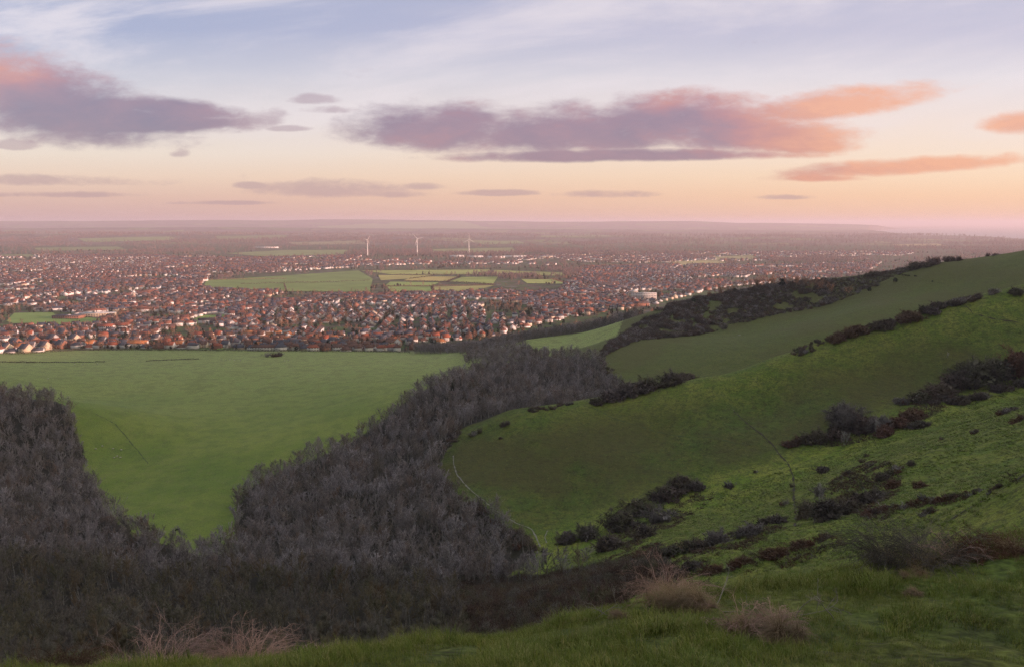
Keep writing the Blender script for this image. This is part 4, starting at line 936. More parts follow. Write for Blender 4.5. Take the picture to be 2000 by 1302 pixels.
# hedgerows between the lit fields
def hedge_line(name, pts, wd, hg, m, label, cat, group=None, seed=0, step=1.5, zoff=0):
    rr = np.random.default_rng(seed); P_ = [np.array(p, float) for p in pts]; C = []
    for a, b_ in zip(P_[:-1], P_[1:]):
        L = np.linalg.norm(b_-a); k = max(2, int(L/step)); t_ = (np.arange(k*9)/(k*9))[:,None]
        c_ = a+(b_-a)*t_ + rr.normal(0, wd*.3, (k*9, 2)); C.append(c_)
    C = np.concatenate(C); z = H(C[:,0], C[:,1], False); hv = hg*(.55+.9*vnoise(C[:,0]/6, C[:,1]/6, seed+3)); zz = z + rr.random(len(C))**.7*hv + zoff
    V, F = leaves(rr, np.column_stack([C, zz]), max(.5, hg*.22), 1.0)
    o = link(name, mesh_np(name, V, F, [m])); return tag(o, label, cat, group)
HG = [([(396,548),(560,545)],'hedge along the back of the left green field'),([(424,567),(560,571),(722,573)],'hedge between green field and rooftops'),([(704,529),(960,527)],'hedge behind the long pale yellow field'),([(770,537.5),(950,537.5),(1104,540.5)],'hedge crossing the yellow fields halfway up'),([(800,545.5),(852,539)],'short slanting hedge between two yellow fields'),
      ([(788,550),(873,551),(963,556)],'hedge below the brightest yellow field'),([(752,560),(843,560),(966,557)],'lowest hedge across the yellow green fields'),([(844,560),(846,572)],'short upright hedge dividing the lowest two fields'),([(898,541),(873,551)],'slanting hedge right of the bright yellow field'),([(1018,545),(1078,546),(1110,555)],'hedge around the bright green field end'),
      ([(560,571),(555,556)],'short hedge inside the left green field'),([(470,556),(640,552),(722,549)],'long hedge across the left green field'),([(430,616),(392,616)],'hedge behind the small bright playing field')]
for q, (pts, lab) in enumerate(HG): hedge_line('hedge', gpoly(pts), 3.0, 4.0, M_gtree if q % 3 == 0 else M_scrub, lab, 'hedge', 'hedgerows on the plain', seed=400+q, step=2.2)
# ------------------------------------------------------------------ scrub on the hillside
def bush_me(seed, m, leafy=260, **kw):
    V, F = bush(seed, **kw); rr = np.random.default_rng(seed+5); h_ = kw.get('h', 2.2); w_ = kw.get('wdt', 1.7)
    v = rr.normal(0,1,(leafy,3)); v = unit(v)*(.55+.35*rr.random((leafy,1))); C = np.column_stack([v[:,0]*w_*.9, v[:,1]*w_*.95, np.abs(v[:,2])*h_*.92])
    lv, lf = leaves(rr, C, .26, 1.0); V, (F, M) = join_any([(V, F), (lv, [lf])]); return V, F
M_brown = twig_mat('brown twigs', [(.115,.072,.052), (.085,.056,.040), (.14,.09,.066), (.095,.076,.050), (.125,.068,.055)])
M_greyb = twig_mat('grey bush twigs', [(.15,.13,.12), (.19,.165,.155), (.13,.115,.10)])
BM = {}
for nm, m_ in (('dark', M_scrub), ('russet', M_rust), ('grey', M_greyb)):
    BM[nm] = [mesh_np('bush', *bush_me(500+k, m_, leafy=(170 if nm != 'grey' else 40), h=hh, wdt=ww, twigs=(850 if nm != 'grey' else 1100), tw=.028), [m_]) for k, (hh, ww) in enumerate([(2.2,1.7),(1.8,1.9),(2.4,1.5)])]
# px, base py, width px, height px, kind, where
Z1 = 'thicket at the foot of the round spur'; Z2 = 'clump in the middle of the near slope'; Z3 = 'gully thicket below the pale trees'; Z4 = 'long thicket below the spur at the frame edge'
Z5 = 'low row above the near slope'; Z6 = 'brown strip along the near rib'; Z7 = 'lone patch on the near slope'; Z8 = 'bank along the nose of the spur'; Z9 = 'strip behind the spur crest'; Z10 = 'skyline bushes at the top right'
Z11 = 'russet patches on the nearest rib'; Z12 = 'small bushes on the spur nose'; Z13 = 'bushes just below the grassy brow'
CL = [(1335,958,60,38,'dark',Z1),(1300,978,60,38,'dark',Z1),(1250,1008,60,45,'dark',Z1),(1215,1035,80,45,'dark',Z1),(1150,1055,70,38,'dark',Z1),(1108,1062,50,36,'dark',Z1),(1190,1075,70,40,'dark',Z1),(1260,1050,60,40,'dark',Z1),(1290,1020,50,40,'grey',Z1),(1366,957,36,22,'dark',Z1),(1432,952,28,14,'dark',Z7),
 (1590,1008,50,45,'dark',Z2),(1628,1012,60,52,'dark',Z2),(1662,1002,50,46,'dark',Z2),(1690,985,46,34,'dark',Z2),(1722,972,48,30,'dark',Z2),(1745,955,40,26,'russet',Z2),(1745,932,70,18,'dark',Z2),(1770,915,40,14,'russet',Z2),(1605,965,30,30,'grey',Z2),(1720,1000,60,18,'russet',Z2),
 (1805,952,30,18,'russet',Z7),(1612,920,30,18,'dark',Z7),(1695,892,18,9,'dark',Z7),(1683,903,20,10,'dark',Z7),(1697,914,22,10,'dark',Z7),(1660,926,34,15,'russet',Z7),(1535,985,22,13,'dark',Z7),(1549,950,14,10,'dark',Z7),(1970,808,50,16,'dark',Z7),(1993,822,40,14,'russet',Z7),(1905,847,26,10,'dark',Z7),(1840,860,14,7,'dark',Z7),(1475,925,14,6,'dark',Z7),
 (1553,872,46,18,'russet',Z3),(1600,866,60,32,'dark',Z3),(1640,860,60,40,'dark',Z3),(1690,846,60,38,'dark',Z3),(1725,836,50,42,'grey',Z3),(1755,838,60,26,'russet',Z3),(1790,822,70,24,'russet',Z3),(1735,852,50,24,'russet',Z3),(1672,836,60,46,'grey',Z3),(1650,828,70,42,'grey',Z3),(1800,836,44,20,'dark',Z3),
 (1800,785,50,32,'dark',Z4),(1835,775,60,36,'dark',Z4),(1878,758,60,46,'dark',Z4),(1920,750,60,50,'dark',Z4),(1960,740,60,56,'dark',Z4),(1995,735,50,60,'russet',Z4),(1768,792,40,16,'grey',Z4),(1850,788,60,16,'dark',Z4),
 (1880,792,60,20,'dark',Z5),(1920,782,60,18,'dark',Z5),(1960,765,50,20,'dark',Z5),(1992,757,46,18,'dark',Z5),
 (1510,1024,70,24,'dark',Z6),(1455,1050,70,34,'grey',Z6),(1410,1062,60,34,'grey',Z6),(1360,1075,60,34,'dark',Z6),(1305,1090,70,32,'dark',Z6),(1260,1100,60,30,'russet',Z6),(1740,995,70,16,'russet',Z6),(1795,985,70,15,'russet',Z6),(1850,975,70,14,'russet',Z6),(1905,965,60,13,'russet',Z6),(1955,955,60,12,'dark',Z6),(1820,1002,50,12,'dark',Z6),
 (1530,1088,80,24,'russet',Z11),(1575,1070,60,18,'russet',Z11),(1612,1056,50,14,'russet',Z11),(1450,1105,60,20,'russet',Z11),(1400,1118,60,22,'russet',Z11),(1345,1118,70,26,'dark',Z11),(1290,1130,60,26,'russet',Z11),(1230,1150,60,30,'dark',Z11),(1180,1165,60,36,'dark',Z11),(1240,1120,60,36,'dark',Z11),
 (1510,1190,50,30,'grey',Z13),(1640,1150,90,24,'dark',Z13),(1700,1140,60,20,'dark',Z13),
 (1165,792,50,16,'dark',Z8),(1195,784,50,26,'dark',Z8),(1232,774,60,34,'dark',Z8),(1272,762,60,36,'dark',Z8),(1310,752,50,30,'dark',Z8),(1340,742,44,20,'dark',Z8),(1100,795,50,8,'dark',Z8),(1050,803,50,8,'dark',Z8),
 (892,854,40,14,'dark',Z12),(928,850,34,12,'dark',Z12),(986,834,28,10,'dark',Z12),(1045,806,20,8,'dark',Z12),(975,858,14,6,'dark',Z12),
 (1640,668,44,20,'russet',Z9),(1682,656,56,24,'russet',Z9),(1730,643,56,24,'dark',Z9),(1780,628,56,22,'russet',Z9),(1830,612,56,20,'dark',Z9),(1870,600,44,16,'dark',Z9),(1905,590,44,14,'dark',Z9),(1570,695,60,9,'dark',Z9),(1950,575,36,12,'dark',Z9),(1990,578,40,18,'dark',Z9),
 (1795,525,34,18,'dark',Z10),(1825,519,40,20,'dark',Z10),(1852,512,30,16,'dark',Z10),(1875,510,26,10,'dark',Z10),(1930,501,11,9,'dark',Z10),(1946,499,18,5,'dark',Z10),(1715,560,14,7,'dark',Z10),(1650,572,12,6,'dark',Z10),(1708,540,20,16,'dark',Z10),
 (1075,802,24,8,'dark',Z12),(535,697,44,12,'dark','dark bush clump beside the meadow edge')]
zone_word = {Z1:'thicket at the foot of the round spur'}
BL = []
for (px, py, wpx, hpx, kd, zn) in CL:
    g = G(px, py, 40)
    if g is None: print('no ground', px, py); continue
    x, y, z = g; R_ = wpx/2*y/FOC; hm = max(.7, hpx*y/FOC); s0 = hm/2.2; bw = 1.7*s0; n_b = int(np.clip(round(1.5*R_/bw*1.3+ (R_/bw)**2*.5), 1, 16))
    for k in range(n_b):
        a = rng.uniform(0,6.28); q = math.sqrt(rng.random())*max(0, R_-bw*.6); X_ = x+math.cos(a)*q; Y_ = y+abs(math.sin(a))*q*1.0+bw*.3
        BL.append((hm/2.2*rng.uniform(.68,1.02)*FOC/Y_, X_, Y_, s0*rng.uniform(.68,1.02), kd, zn, hpx))
BL.sort(key=lambda t: -t[0])
print('bushes', len(BL))
kd_w = {'dark': ['dark leafless hawthorn bush', 'low dark spreading bush', 'upright dark thorn bush'], 'russet': ['russet brown bush', 'low russet bramble mound', 'upright rusty brown bush'], 'grey': ['pale grey twiggy bush', 'low grey twiggy bush', 'upright grey twiggy bush']}
extra = []
grp = defaultdict(list)
for q, (s_, X_, Y_, sc, kd, zn, hpx) in enumerate(BL):
    if q < 285: grp[(kd, zn, q % 3)].append((X_/Y_, X_, Y_, sc))
    else: extra.append((X_, Y_, sc))
for (kd, zn, v_), L_ in grp.items():
    L_.sort()
    for q, (_, X_, Y_, sc) in enumerate(L_):
        z = float(H(np.array([X_]), np.array([Y_]))[0]); pre = '' if len(L_) == 1 else (ORD[min(q, 39)] + ('' if q == 0 else ' from left') + ', ')
        o = link('bush', BM[kd][v_], None, (X_, Y_, z-.12*sc), rng.uniform(0,6.28), (sc*rng.uniform(1,1.35), sc*rng.uniform(1,1.35), sc)); tag(o, pre + kd_w[kd][v_] + ', ' + zn, 'bush', zn)

SLIB = lib_set('scrub set', [two(join([tubes([(0,0,-.3)], [(0,0,.3)], .04, .03, 3)]), bush(600+k, h=hh, wdt=ww, twigs=420, tw=.05), 'scrub', M_bark, m_) for k, (hh, ww, m_) in enumerate([(2.2,1.7,M_scrub),(2.8,1.9,M_scrub),(3.4,1.8,M_tw),(2.0,2.0,M_rust),(3.0,2.1,M_scrub)])])
BAND = [(78,690),(118,724),(160,738),(208,762),(262,770),(313,770),(350,764),(389,761),(425,752),(420,772),(395,796),(343,828),(300,848),(258,858),(205,884),(168,868),(145,835),(118,790),(95,740)]
X, Y = poisson(BAND, 2.7, 31, fn=lambda x, y: (fbm(x/16, y/16, 35, 3) > -.13) | (x < 110)); Z = H(X, Y, False); sc = (rng.uniform(.6,1.1,len(X))+.55*(vnoise(X/9, Y/9, 36) > .62))*(1.25-.45*sstep(X, 250, 420)); P_ = np.stack([X, Y, Z-.1], -1)
if extra: e = np.array(extra); P_ = np.vstack([P_, np.column_stack([e[:,0], e[:,1], H(e[:,0], e[:,1])-.1])]); sc = np.concatenate([sc, e[:,2]*.9])
cr_ = np.array([G(a, b_, 200)[:2] for a, b_ in [(1560,690),(1640,664),(1730,637),(1830,607),(1910,586)]])
for a, b_ in zip(cr_[:-1], cr_[1:]):
    t_ = rng.random((46,1)); c_ = a+(b_-a)*t_+np.column_stack([rng.normal(0,1.5,46), rng.uniform(0,9,46)]); P_ = np.vstack([P_, np.column_stack([c_, H(c_[:,0], c_[:,1])-.1])]); sc = np.concatenate([sc, rng.uniform(.5,1.05,46)])
# scrub skirts round the woods
for q, (a, b_) in enumerate([((-44,410),(-26,368)),((-26,368),(-2,338)),((-2,338),(12,312)),((-40,440),(-36,470)),((74,492),(20,478)),((92,545),(88,610)),((88,610),(84,690))]):
    t_ = rng.random((26,1)); c_ = np.array(a)+(np.array(b_)-np.array(a))*t_+rng.normal(0,2.5,(26,2)); P_ = np.vstack([P_, np.column_stack([c_, H(c_[:,0], c_[:,1])-.1])]); sc = np.concatenate([sc, rng.uniform(.8,1.5,26)])
scatter('scrub', P_, sc, SLIB, 'tangled dark scrub covering the bank between the two grass slopes', seed=33)

# brown scrub closing the end of the wood, and low bracken along the ribs
X, Y = poisson([(-26,258),(-4,283),(34,262),(44,215),(36,160),(22,120),(12,84),(-6,70),(-14,150)], 2.3, 71, fn=lambda x, y: (x > -.10*y) & (fbm(x/7, y/7, 72, 2) > -.3)); Z = H(X, Y, False)
BRL = lib_set('brown scrub set', [two(join([tubes([(0,0,-.3)], [(0,0,.3)], .04, .03, 3)]), bush(640+k, h=hh, wdt=ww, stems=18, twigs=700, tw=.03, twl=(.3,.8)), 'brown_scrub', M_bark, m_) for k, (hh, ww, m_) in enumerate([(3.0,1.6,M_brown),(3.8,1.7,M_brown),(2.6,1.8,M_brown),(4.4,1.6,M_tw_near)])])
scatter('brown_scrub', np.stack([X, Y, Z-.1], -1), rng.uniform(.7,1.25,len(X)), BRL, 'brown leafless scrub closing the end of the wood', seed=73)
def gp(pts): return [G(a, b_, 40)[:2] for a, b_ in pts]
LOW = lib_set('bracken set', [two(join([tubes([(0,0,-.1)], [(0,0,.1)], .02, .02, 3)]), bush(660+k, h=.75, wdt=.95, stems=9, twigs=260, tw=.028, twl=(.15,.4)), 'bracken', M_bark, m_) for k, m_ in enumerate([M_brown, M_rust, M_tw_near, M_brown])])
P_ = []
for q, pl_ in enumerate([[(1180,1090),(1280,1062),(1400,1050),(1500,1020),(1545,1035),(1460,1075),(1350,1112),(1240,1132)], [(1255,1150),(1340,1112),(1440,1087),(1530,1062),(1612,1054),(1565,1082),(1470,1118),(1380,1135),(1300,1165)],
     [(1680,1006),(1780,984),(1900,957),(1994,944),(1995,953),(1900,973),(1800,1001),(1700,1019)], [(1500,1105),(1560,1080),(1640,1050),(1660,1058),(1580,1092),(1520,1112)], [(1190,1050),(1300,1000),(1360,960),(1400,965),(1330,1020),(1230,1080)],
     [(1560,1015),(1620,940),(1700,900),(1760,920),(1760,960),(1700,1000)], [(1580,870),(1700,820),(1830,770),(1850,800),(1760,845),(1650,870)], [(1600,1150),(1700,1130),(1800,1090),(1790,1110),(1700,1145)]]):
    gq = gp(pl_); X, Y = poisson(gq, 1.15, 75+q, fn=lambda x, y: fbm(x/5, y/5, 76, 3) > -.04); P_.append(np.column_stack([X, Y, H(X, Y)-.05]))
P_ = np.vstack(P_); print('bracken', len(P_)); scatter('bracken', P_, rng.uniform(.5,1.35,len(P_)), LOW, 'low brown bracken and bramble in strips along the near slope', seed=80)

# tree belts at the hill foot and on the ridge
SEP = [(-52,752),(-20,738),(18,745),(22,800),(16,870),(-8,900),(-70,925),(-118,948),(-70,895),(-48,830)]
BELT = [(-128,952),(-60,928),(-10,908),(30,905),(70,912),(110,912),(150,898),(178,960),(110,1005),(0,1030),(-60,1008),(-130,996)]
BELT2 = [(160,958),(215,960),(262,930),(345,890),(372,905),(300,965),(210,1012),(160,1012)]
P_ = []; sc = []
for bp_, sp_, hs in ((BELT,5.2,1.1),(SEP,6.0,.85),(BELT2,6.5,.62)):
    X, Y = poisson(bp_, sp_, 41); P_.append(np.stack([X, Y, H(X, Y, False)], -1)); sc.append(rng.uniform(.75,1.1,len(X))*hs)
scatter('tree_belt', np.vstack(P_), np.concatenate(sc), FAR, 'belt of dark bare trees between meadow and town', seed=42)
rid = bare_tree(700, h=7.5, spread=3.6, limbs=9, subs=5, twigs=900, tw=.045, low=.12, stems=2, up=.12); rid2 = evergreen(701, h=6.5, wdt=2.8, n_=1100, size=.38)
r_me = [(mesh_np('trunk', *rid[0], [M_bark]), mesh_np('crown', *rid[1], [M_gtree])), (mesh_np('trunk', *rid2[0], [M_bark]), mesh_np('crown', *rid2[1], [M_ever]))]
RT = [(1412,562,0,1.0),(1428,560,0,.9),(1446,560,0,1.1),(1462,558,0,.95),(1478,557,0,1.15),(1494,556,0,1.0),(1508,556,0,1.05),(1540,553,0,1.2),(1556,552,0,1.1),(1572,550,0,1.2),(1588,550,0,1.15),(1604,548,0,1.1),(1622,546,0,1.0),(1660,545,0,.75),(1527,566,1,1.0),(1385,572,0,.8),(1435,580,1,.6),(1355,578,1,.6),(1750,530,1,.5),(1480,566,0,1.0),(1400,568,0,1.0),(1566,560,0,1.0),(1700,538,1,.45)]
dk = 0
for q, (px, py, kd, s_) in enumerate(sorted(RT)):
    u, v = uv(px, py); Yq = 846 - 100*sstep(np.array(px), 1450, 1760)
    x = u*Yq; z = float(H(np.array([x]), np.array([Yq]))[0]); tm, cm_ = r_me[kd]; t = thing('evergreen_tree' if kd else 'ridge_tree', '', 'tree', (x, float(Yq), z), rng.uniform(0,6.28), 'trees on the scrubby ridge'); t.scale = (s_*1.35,)*3
    link('trunk', tm, t); link('crown', cm_, t)
    n_same = [k for k in sorted(RT) if k[2] == kd]; k_ = n_same.index((px, py, kd, s_)); od = ['first','second','third','fourth','fifth','sixth','seventh','eighth','ninth','tenth','eleventh','twelfth','thirteenth','fourteenth','fifteenth','sixteenth','seventeenth','eighteenth','nineteenth','twentieth'][k_]
    t['label'] = f'{od} from left of the ' + ('dark round evergreens in the ridge scrub' if kd else 'orange lit bare trees along the ridge top')
# ivy clad trees at the edge of the far wood
for q, (px, py, s_, lab) in enumerate([(884,768,.95,'leftmost ivy clad tree standing at the meadow edge of the wood'),(900,770,1.0,'middle ivy clad tree beside the meadow, ivy thick round its stem'),(918,768,.8,'shorter ivy clad tree right of the other two')]):
    g = G(px, py, 300); x, y, z = g; (tm, cm_) = near_me[[0,2,4][q]]; t = thing('ivy_tree', lab, 'tree', (x, y, z), q, 'ivy clad trees at the meadow edge'); t.scale = (s_*1.25,)*3
    link('trunk', tm, t); link('crown', cm_, t); rr = np.random.default_rng(q); k = 420; a = rr.uniform(0,6.28,k); hz_ = rr.uniform(0,7.5,k); rd = (1.3-.13*hz_)*rr.uniform(.3,1,k)
    lv, lf = leaves(rr, np.column_stack([np.cos(a)*rd, np.sin(a)*rd, hz_]), .3, 1); link('ivy', mesh_np('ivy', lv, lf, [M_ever]), t)
# pale many stemmed trees in the gully and on the slope
for q, (px, py, s_, lab) in enumerate([(1650,868,.85,'pale many stemmed tree rising from the gully thicket'),(1712,850,.75,'pale slender tree at the right of the gully thicket'),(1606,985,.9,'thin pale trees standing above the clump on the near slope'),(985,1128,.7,'pale leafless tree in the open combe below the wood'),(1062,1100,.5,'small pale sapling beside the chalk track end'),(1850,700,.4,'lone small thorn tree above the long thicket')]):
    g = G(px, py, 40); x, y, z = g; tm, cm_ = near_me[[3,0,4,3,1,1][q]]; t = thing('pale_tree', lab, 'tree', (x, y, z), q*1.3, None); t.scale = (s_,)*3; link('trunk', tm, t); link('crown', mesh_np('crown', *near_t[[3,0,4,3,1,1][q]][1], [M_bark]), t)
# low dark hedges by the far side of the meadow
hedge_line('hedge', [G(0,707)[:2], G(60,708)[:2], G(130,708)[:2], G(205,707)[:2]], 1.6, 1.2, M_scrub, 'low dark hedge along the far left of the meadow', 'hedge', seed=801, step=1.0)
hedge_line('hedge', [G(285,705)[:2], G(330,703)[:2], G(388,701)[:2]], 1.4, 1.0, M_scrub, 'short dark hedge in the middle of the far meadow', 'hedge', seed=802, step=1.0)
hedge_line('hedge', [gpt(-30,698), gpt(60,697), gpt(150,688), gpt(300,689), gpt(520,691), gpt(640,693), gpt(800,692)], 2.5, 2.6, M_scrub, 'long dark garden hedge between the meadow and the houses', 'hedge', seed=803, step=1.1)

# ------------------------------------------------------------------ paths
M_chalk = flat_mat('bare chalk', (.26,.24,.20)); M_earth = flat_mat('dark trodden earth', (.055,.045,.030)); M_trod = flat_mat('trodden grass', (.075,.10,.035))
def path(name, pts, wd, m, label, off=.10, raw=False):
    P_ = np.array([G(a, b_, 20)[:2] for a, b_ in pts]); seg_ = np.r_[0, np.cumsum(np.linalg.norm(np.diff(P_, axis=0), axis=1))]; n_s = max(4, int(seg_[-1]/.8)); s_ = np.linspace(0, seg_[-1], n_s)
    x = np.interp(s_, seg_, P_[:,0])+.5*fbm(s_/4, s_*0, 90, 2); y = np.interp(s_, seg_, P_[:,1]); d = unit(np.gradient(np.column_stack([x, y]), axis=0)); nn_ = np.column_stack([-d[:,1], d[:,0]])
    wv = wd*(.25+1.3*vnoise(s_/2.2, s_*0, 91)); V = []
    for k in (-.5,-.17,.17,.5): q = np.column_stack([x, y])+nn_*(wv*k)[:,None]; V.append(np.column_stack([q, H(q[:,0], q[:,1])+off+.03*(abs(k) < .3)]))
    V = np.stack(V, 1).reshape(-1,3); F = np.array([(i*4+k, i*4+k+1, (i+1)*4+k+1, (i+1)*4+k) for i in range(n_s-1) for k in range(3)])
    return tag(link(name, mesh_np(name, V, F, [m])), label, kind='structure')
path('path', [(885,888),(886,905),(893,925),(905,942),(925,962),(945,978),(965,995),(985,1008),(1005,1020),(1022,1027),(1037,1033),(1046,1046),(1053,1062),(1056,1068)], .62, M_chalk, 'white chalk track beside the wood')
path('path', [(1069,1036),(1064,1048),(1067,1060)], .5, M_chalk, 'short chalk scar by the track end')
path('path', [(1433,804),(1440,808),(1470,835),(1490,850),(1510,868),(1520,885),(1540,905),(1548,925),(1551,945),(1550,965),(1553,985),(1555,1005),(1552,1026)], .8, M_earth, 'dark earth track down the combe', .12)
path('path', [(2010,930),(1950,965),(1900,990),(1850,1020),(1810,1045),(1770,1070),(1730,1095),(1700,1117)], .95, M_earth, 'dark sunken track across the near slope', .12)
path('path', [(1150,795),(1200,818),(1250,832),(1300,845),(1380,855),(1440,868),(1470,868)], .6, M_trod, 'faint trodden line over the spur')
path('path', [(1886,598),(1895,606),(1900,613),(1940,622),(1990,630)], .7, M_earth, 'trodden line near the spur crest')
path('path', [(187,808),(225,828),(245,850),(270,880),(290,905)], .6, M_trod, 'faint trail across the meadow')
# lumps of chalk lying on the turf
ico = []
def rock(seed, s_):
    bm = bmesh.new(); bmesh.ops.create_icosphere(bm, subdivisions=2, radius=1); rr = np.random.default_rng(seed)
    for v in bm.verts: v.co *= float(rr.uniform(.75,1.15)); v.co.z *= .45
    me = bpy.data.meshes.new('chalk_stone'); bm.to_mesh(me); bm.free(); me.materials.append(M_chalk); return me
rk = [rock(k, 1) for k in range(3)]
for q, (px, py, s_) in enumerate([(1444,655,1.3),(1434,659,.7),(1433,800,.6),(1462,820,.5),(1475,835,.5),(1488,850,.6),(1518,885,.6),(1440,808,.5),(1330,845,.5),(1256,658,1.0),(1590,874,.7),(1603,870,.5),(1670,848,.8),(1680,844,.6),(1735,808,.7),(1065,1046,.6),(1068,1058,.5),(955,975,.5),(980,998,.5),(1550,960,.5),(1716,638,.5),(1825,658,.4),(1560,618,.7),(960,1018,.5),(890,990,.5)]):
    g = G(px, py, 40)
    if g: ico.append(np.array([g[0], g[1], g[2], s_*.7*g[1]/500]))
for q, (x, y, z, s_) in enumerate(ico):
    o = link('chalk_stone', rk[q % 3], None, (x, y, z), q, float(s_)); u = x/y
    tag(o, f'white lump of chalk on the turf, {ORD[sorted(range(len(ico)), key=lambda k: ico[k][0]/ico[k][1]).index(q)]} counted from left', 'stone', 'chalk lumps on the hillside')

# ------------------------------------------------------------------ sheep and cattle (about life size, built from one skinned body each)
M_fleece = flat_mat('fleece', (.62,.58,.50), .95); M_face = flat_mat('dark face', (.05,.045,.04)); M_cow = flat_mat('black hide', (.012,.011,.011), .7)
def animal(name, L, hgt, fat, m, head_m, grazing=True, seed=0):
    """one closed body: trunk, neck, head and four legs grown from a skeleton"""
    bm = bmesh.new(); me = bpy.data.meshes.new(name); V = []; E = []; Rr = []
    def v(x, y, z, r_, par=None):
        V.append((x*L, y*L, z*hgt)); Rr.append(r_); i = len(V)-1
        if par is not None: E.append((par, i))
        return i
    hip = v(-.42,0,.72,fat*.85); mid = v(-.1,0,.70,fat,hip); sh_ = v(.28,0,.73,fat*.9,mid)
    if grazing: nk = v(.52,.02,.50,fat*.45,sh_); hd = v(.66,.03,.22,fat*.34,nk); mz = v(.76,.03,.06,fat*.2,hd)
    else: nk = v(.50,.02,.90,fat*.45,sh_); hd = v(.64,.05,1.04,fat*.36,nk); mz = v(.84,.09,.96,fat*.22,hd)
    v(.02+(.60 if grazing else .58), .10, (.36 if grazing else 1.12), fat*.10, hd); v(.02+(.60 if grazing else .58), -.06, (.36 if grazing else 1.12), fat*.10, hd)
    t1 = v(-.55,0,.72,fat*.12,hip); v(-.60,0,.42,fat*.10,t1)
    for s_ in (-1, 1):
        k1 = v(-.36,s_*.13,.50,fat*.42,hip); k2 = v(-.46,s_*.13,.26,fat*.2,k1); v(-.42,s_*.13,0,fat*.17,k2)
        k1 = v(.28,s_*.12,.45,fat*.36,sh_); k2 = v(.30,s_*.12,.24,fat*.19,k1); v(.29,s_*.12,0,fat*.17,k2)
    me.from_pydata(V, E, []); o = bpy.data.objects.new(name, me); COL.objects.link(o); o.modifiers.new('skin', 'SKIN'); o.modifiers.new('sub', 'SUBSURF').levels = 1
    for i, rr in enumerate(Rr): me.skin_vertices[0].data[i].radius = (rr, rr)
    me.skin_vertices[0].data[0].use_root = True
    dg = bpy.context.evaluated_depsgraph_get(); m2 = bpy.data.meshes.new_from_object(o.evaluated_get(dg)); bpy.data.objects.remove(o); m2.materials.clear(); m2.materials.append(m); m2.materials.append(head_m)
    for p in m2.polygons: c_ = p.center; p.material_index = 1 if (c_.x > .56*L or c_.z < .30*hgt) else 0; p.use_smooth = True
    return m2
SH = [animal('sheep', .95, .75, .24, M_fleece, M_face, True), animal('sheep', .95, .75, .24, M_fleece, M_face, False)]
CW = [animal('cow', 1.9, 1.35, .40, M_cow, M_cow, True), animal('cow', 1.9, 1.35, .40, M_cow, M_cow, False)]
shp = [(187,877,'sheep standing furthest left of the flock below the trail'),(200,872,'sheep at the top left of the flock'),(221,877,'sheep in the middle of the upper pair row of the flock'),(237,879,'sheep at the right end of the flock, upper row'),(223,894,'left sheep of the lower trio in the flock'),(229,892,'middle sheep of the lower trio in the flock'),(235,894,'right sheep of the lower trio in the flock'),
       (245,1008,'left one of two sheep beside the wood edge treetops'),(251,1012,'right one of two sheep beside the wood edge treetops'),(94,740,'lone sheep high on the meadow above the left wood'),(146,712,'leftmost sheep just below the low dark hedge'),(161,712,'second sheep just below the low dark hedge'),(190,711,'third sheep just below the low dark hedge'),
       (432,703,'leftmost sheep right of the short dark hedge'),(441,703,'second sheep right of the short dark hedge'),(449,703,'third sheep right of the short dark hedge'),(458,704,'fourth sheep right of the short dark hedge'),(470,704,'fifth sheep right of the short dark hedge'),(556,705,'left sheep near the dark bush clump'),(563,704,'right sheep near the dark bush clump')]
for q, (px, py, lab) in enumerate(shp):
    g = G(px, py, 200); s_ = 1.25 if q < 10 else 1.7
    if g: o = link('sheep', SH[q % 2], None, g, float(rng.uniform(-.5,.5)+(math.pi if q % 3 == 0 else 0)), s_ if q < 10 else 1.5); tag(o, lab, 'sheep', 'sheep grazing the meadow')
for q, (px, py, lab) in enumerate([(345,1035,'single black cow at the foot of the green meadow'),(1757,538,'leftmost black cow of the huddle on the upper slope'),(1763,539,'second black cow of the huddle on the upper slope'),(1769,540,'third black cow of the huddle on the upper slope'),(1775,540,'rightmost black cow of the huddle on the upper slope'),(1788,541,'black cow standing just right of the huddle'),(1821,551,'black cow alone lower down the upper slope')]):
    g = G(px, py, 200)
    if g: o = link('cow', CW[q % 2], None, g, float([1.2,.2,.5,2.8,.1,3.0,1.4][q]), 1.0 if q == 0 else 1.25); tag(o, lab, 'cow', 'black cattle')
# ------------------------------------------------------------------ grass and brambles close to the camera
def grass_mat(name, cols, straw):
    m, n, b = mat(name); oi = n.new('ShaderNodeObjectInfo'); g = n.new('ShaderNodeNewGeometry'); nn = n.noise(g.outputs['Position'], .55, 3, .6); n2 = n.noise(g.outputs['Position'], 9.0, 2, .6)
    c_ = n.ramp(oi.outputs['Random'], [(i/(len(cols)-1), k) for i, k in enumerate(cols)]); c_ = n.mix(n.m('MULTIPLY', n.step(n2, .52, .72), .7), c_, straw); c_ = n.mix(n.m('MULTIPLY', n.step(nn, .5, .75), .45), c_, (.10,.11,.035))
    n.put(b.inputs['Base Color'], c_); b.inputs['Roughness'].default_value = .6; return m
M_grass = grass_mat('grass blades', [(.095,.135,.020), (.175,.215,.032), (.12,.155,.024), (.27,.26,.06)], (.44,.35,.16))
M_tuss = grass_mat('tussock blades', [(.07,.11,.018), (.20,.28,.035), (.09,.12,.03), (.30,.30,.09)], (.26,.20,.09))
M_straw = twig_mat('dead grass', [(.21,.145,.08), (.27,.19,.11), (.16,.115,.07)]); M_cane = twig_mat('bramble canes', [(.42,.27,.22), (.48,.33,.28), (.34,.21,.17)]); M_dead = twig_mat('bleached dead wood', [(.30,.27,.23), (.24,.21,.18)])
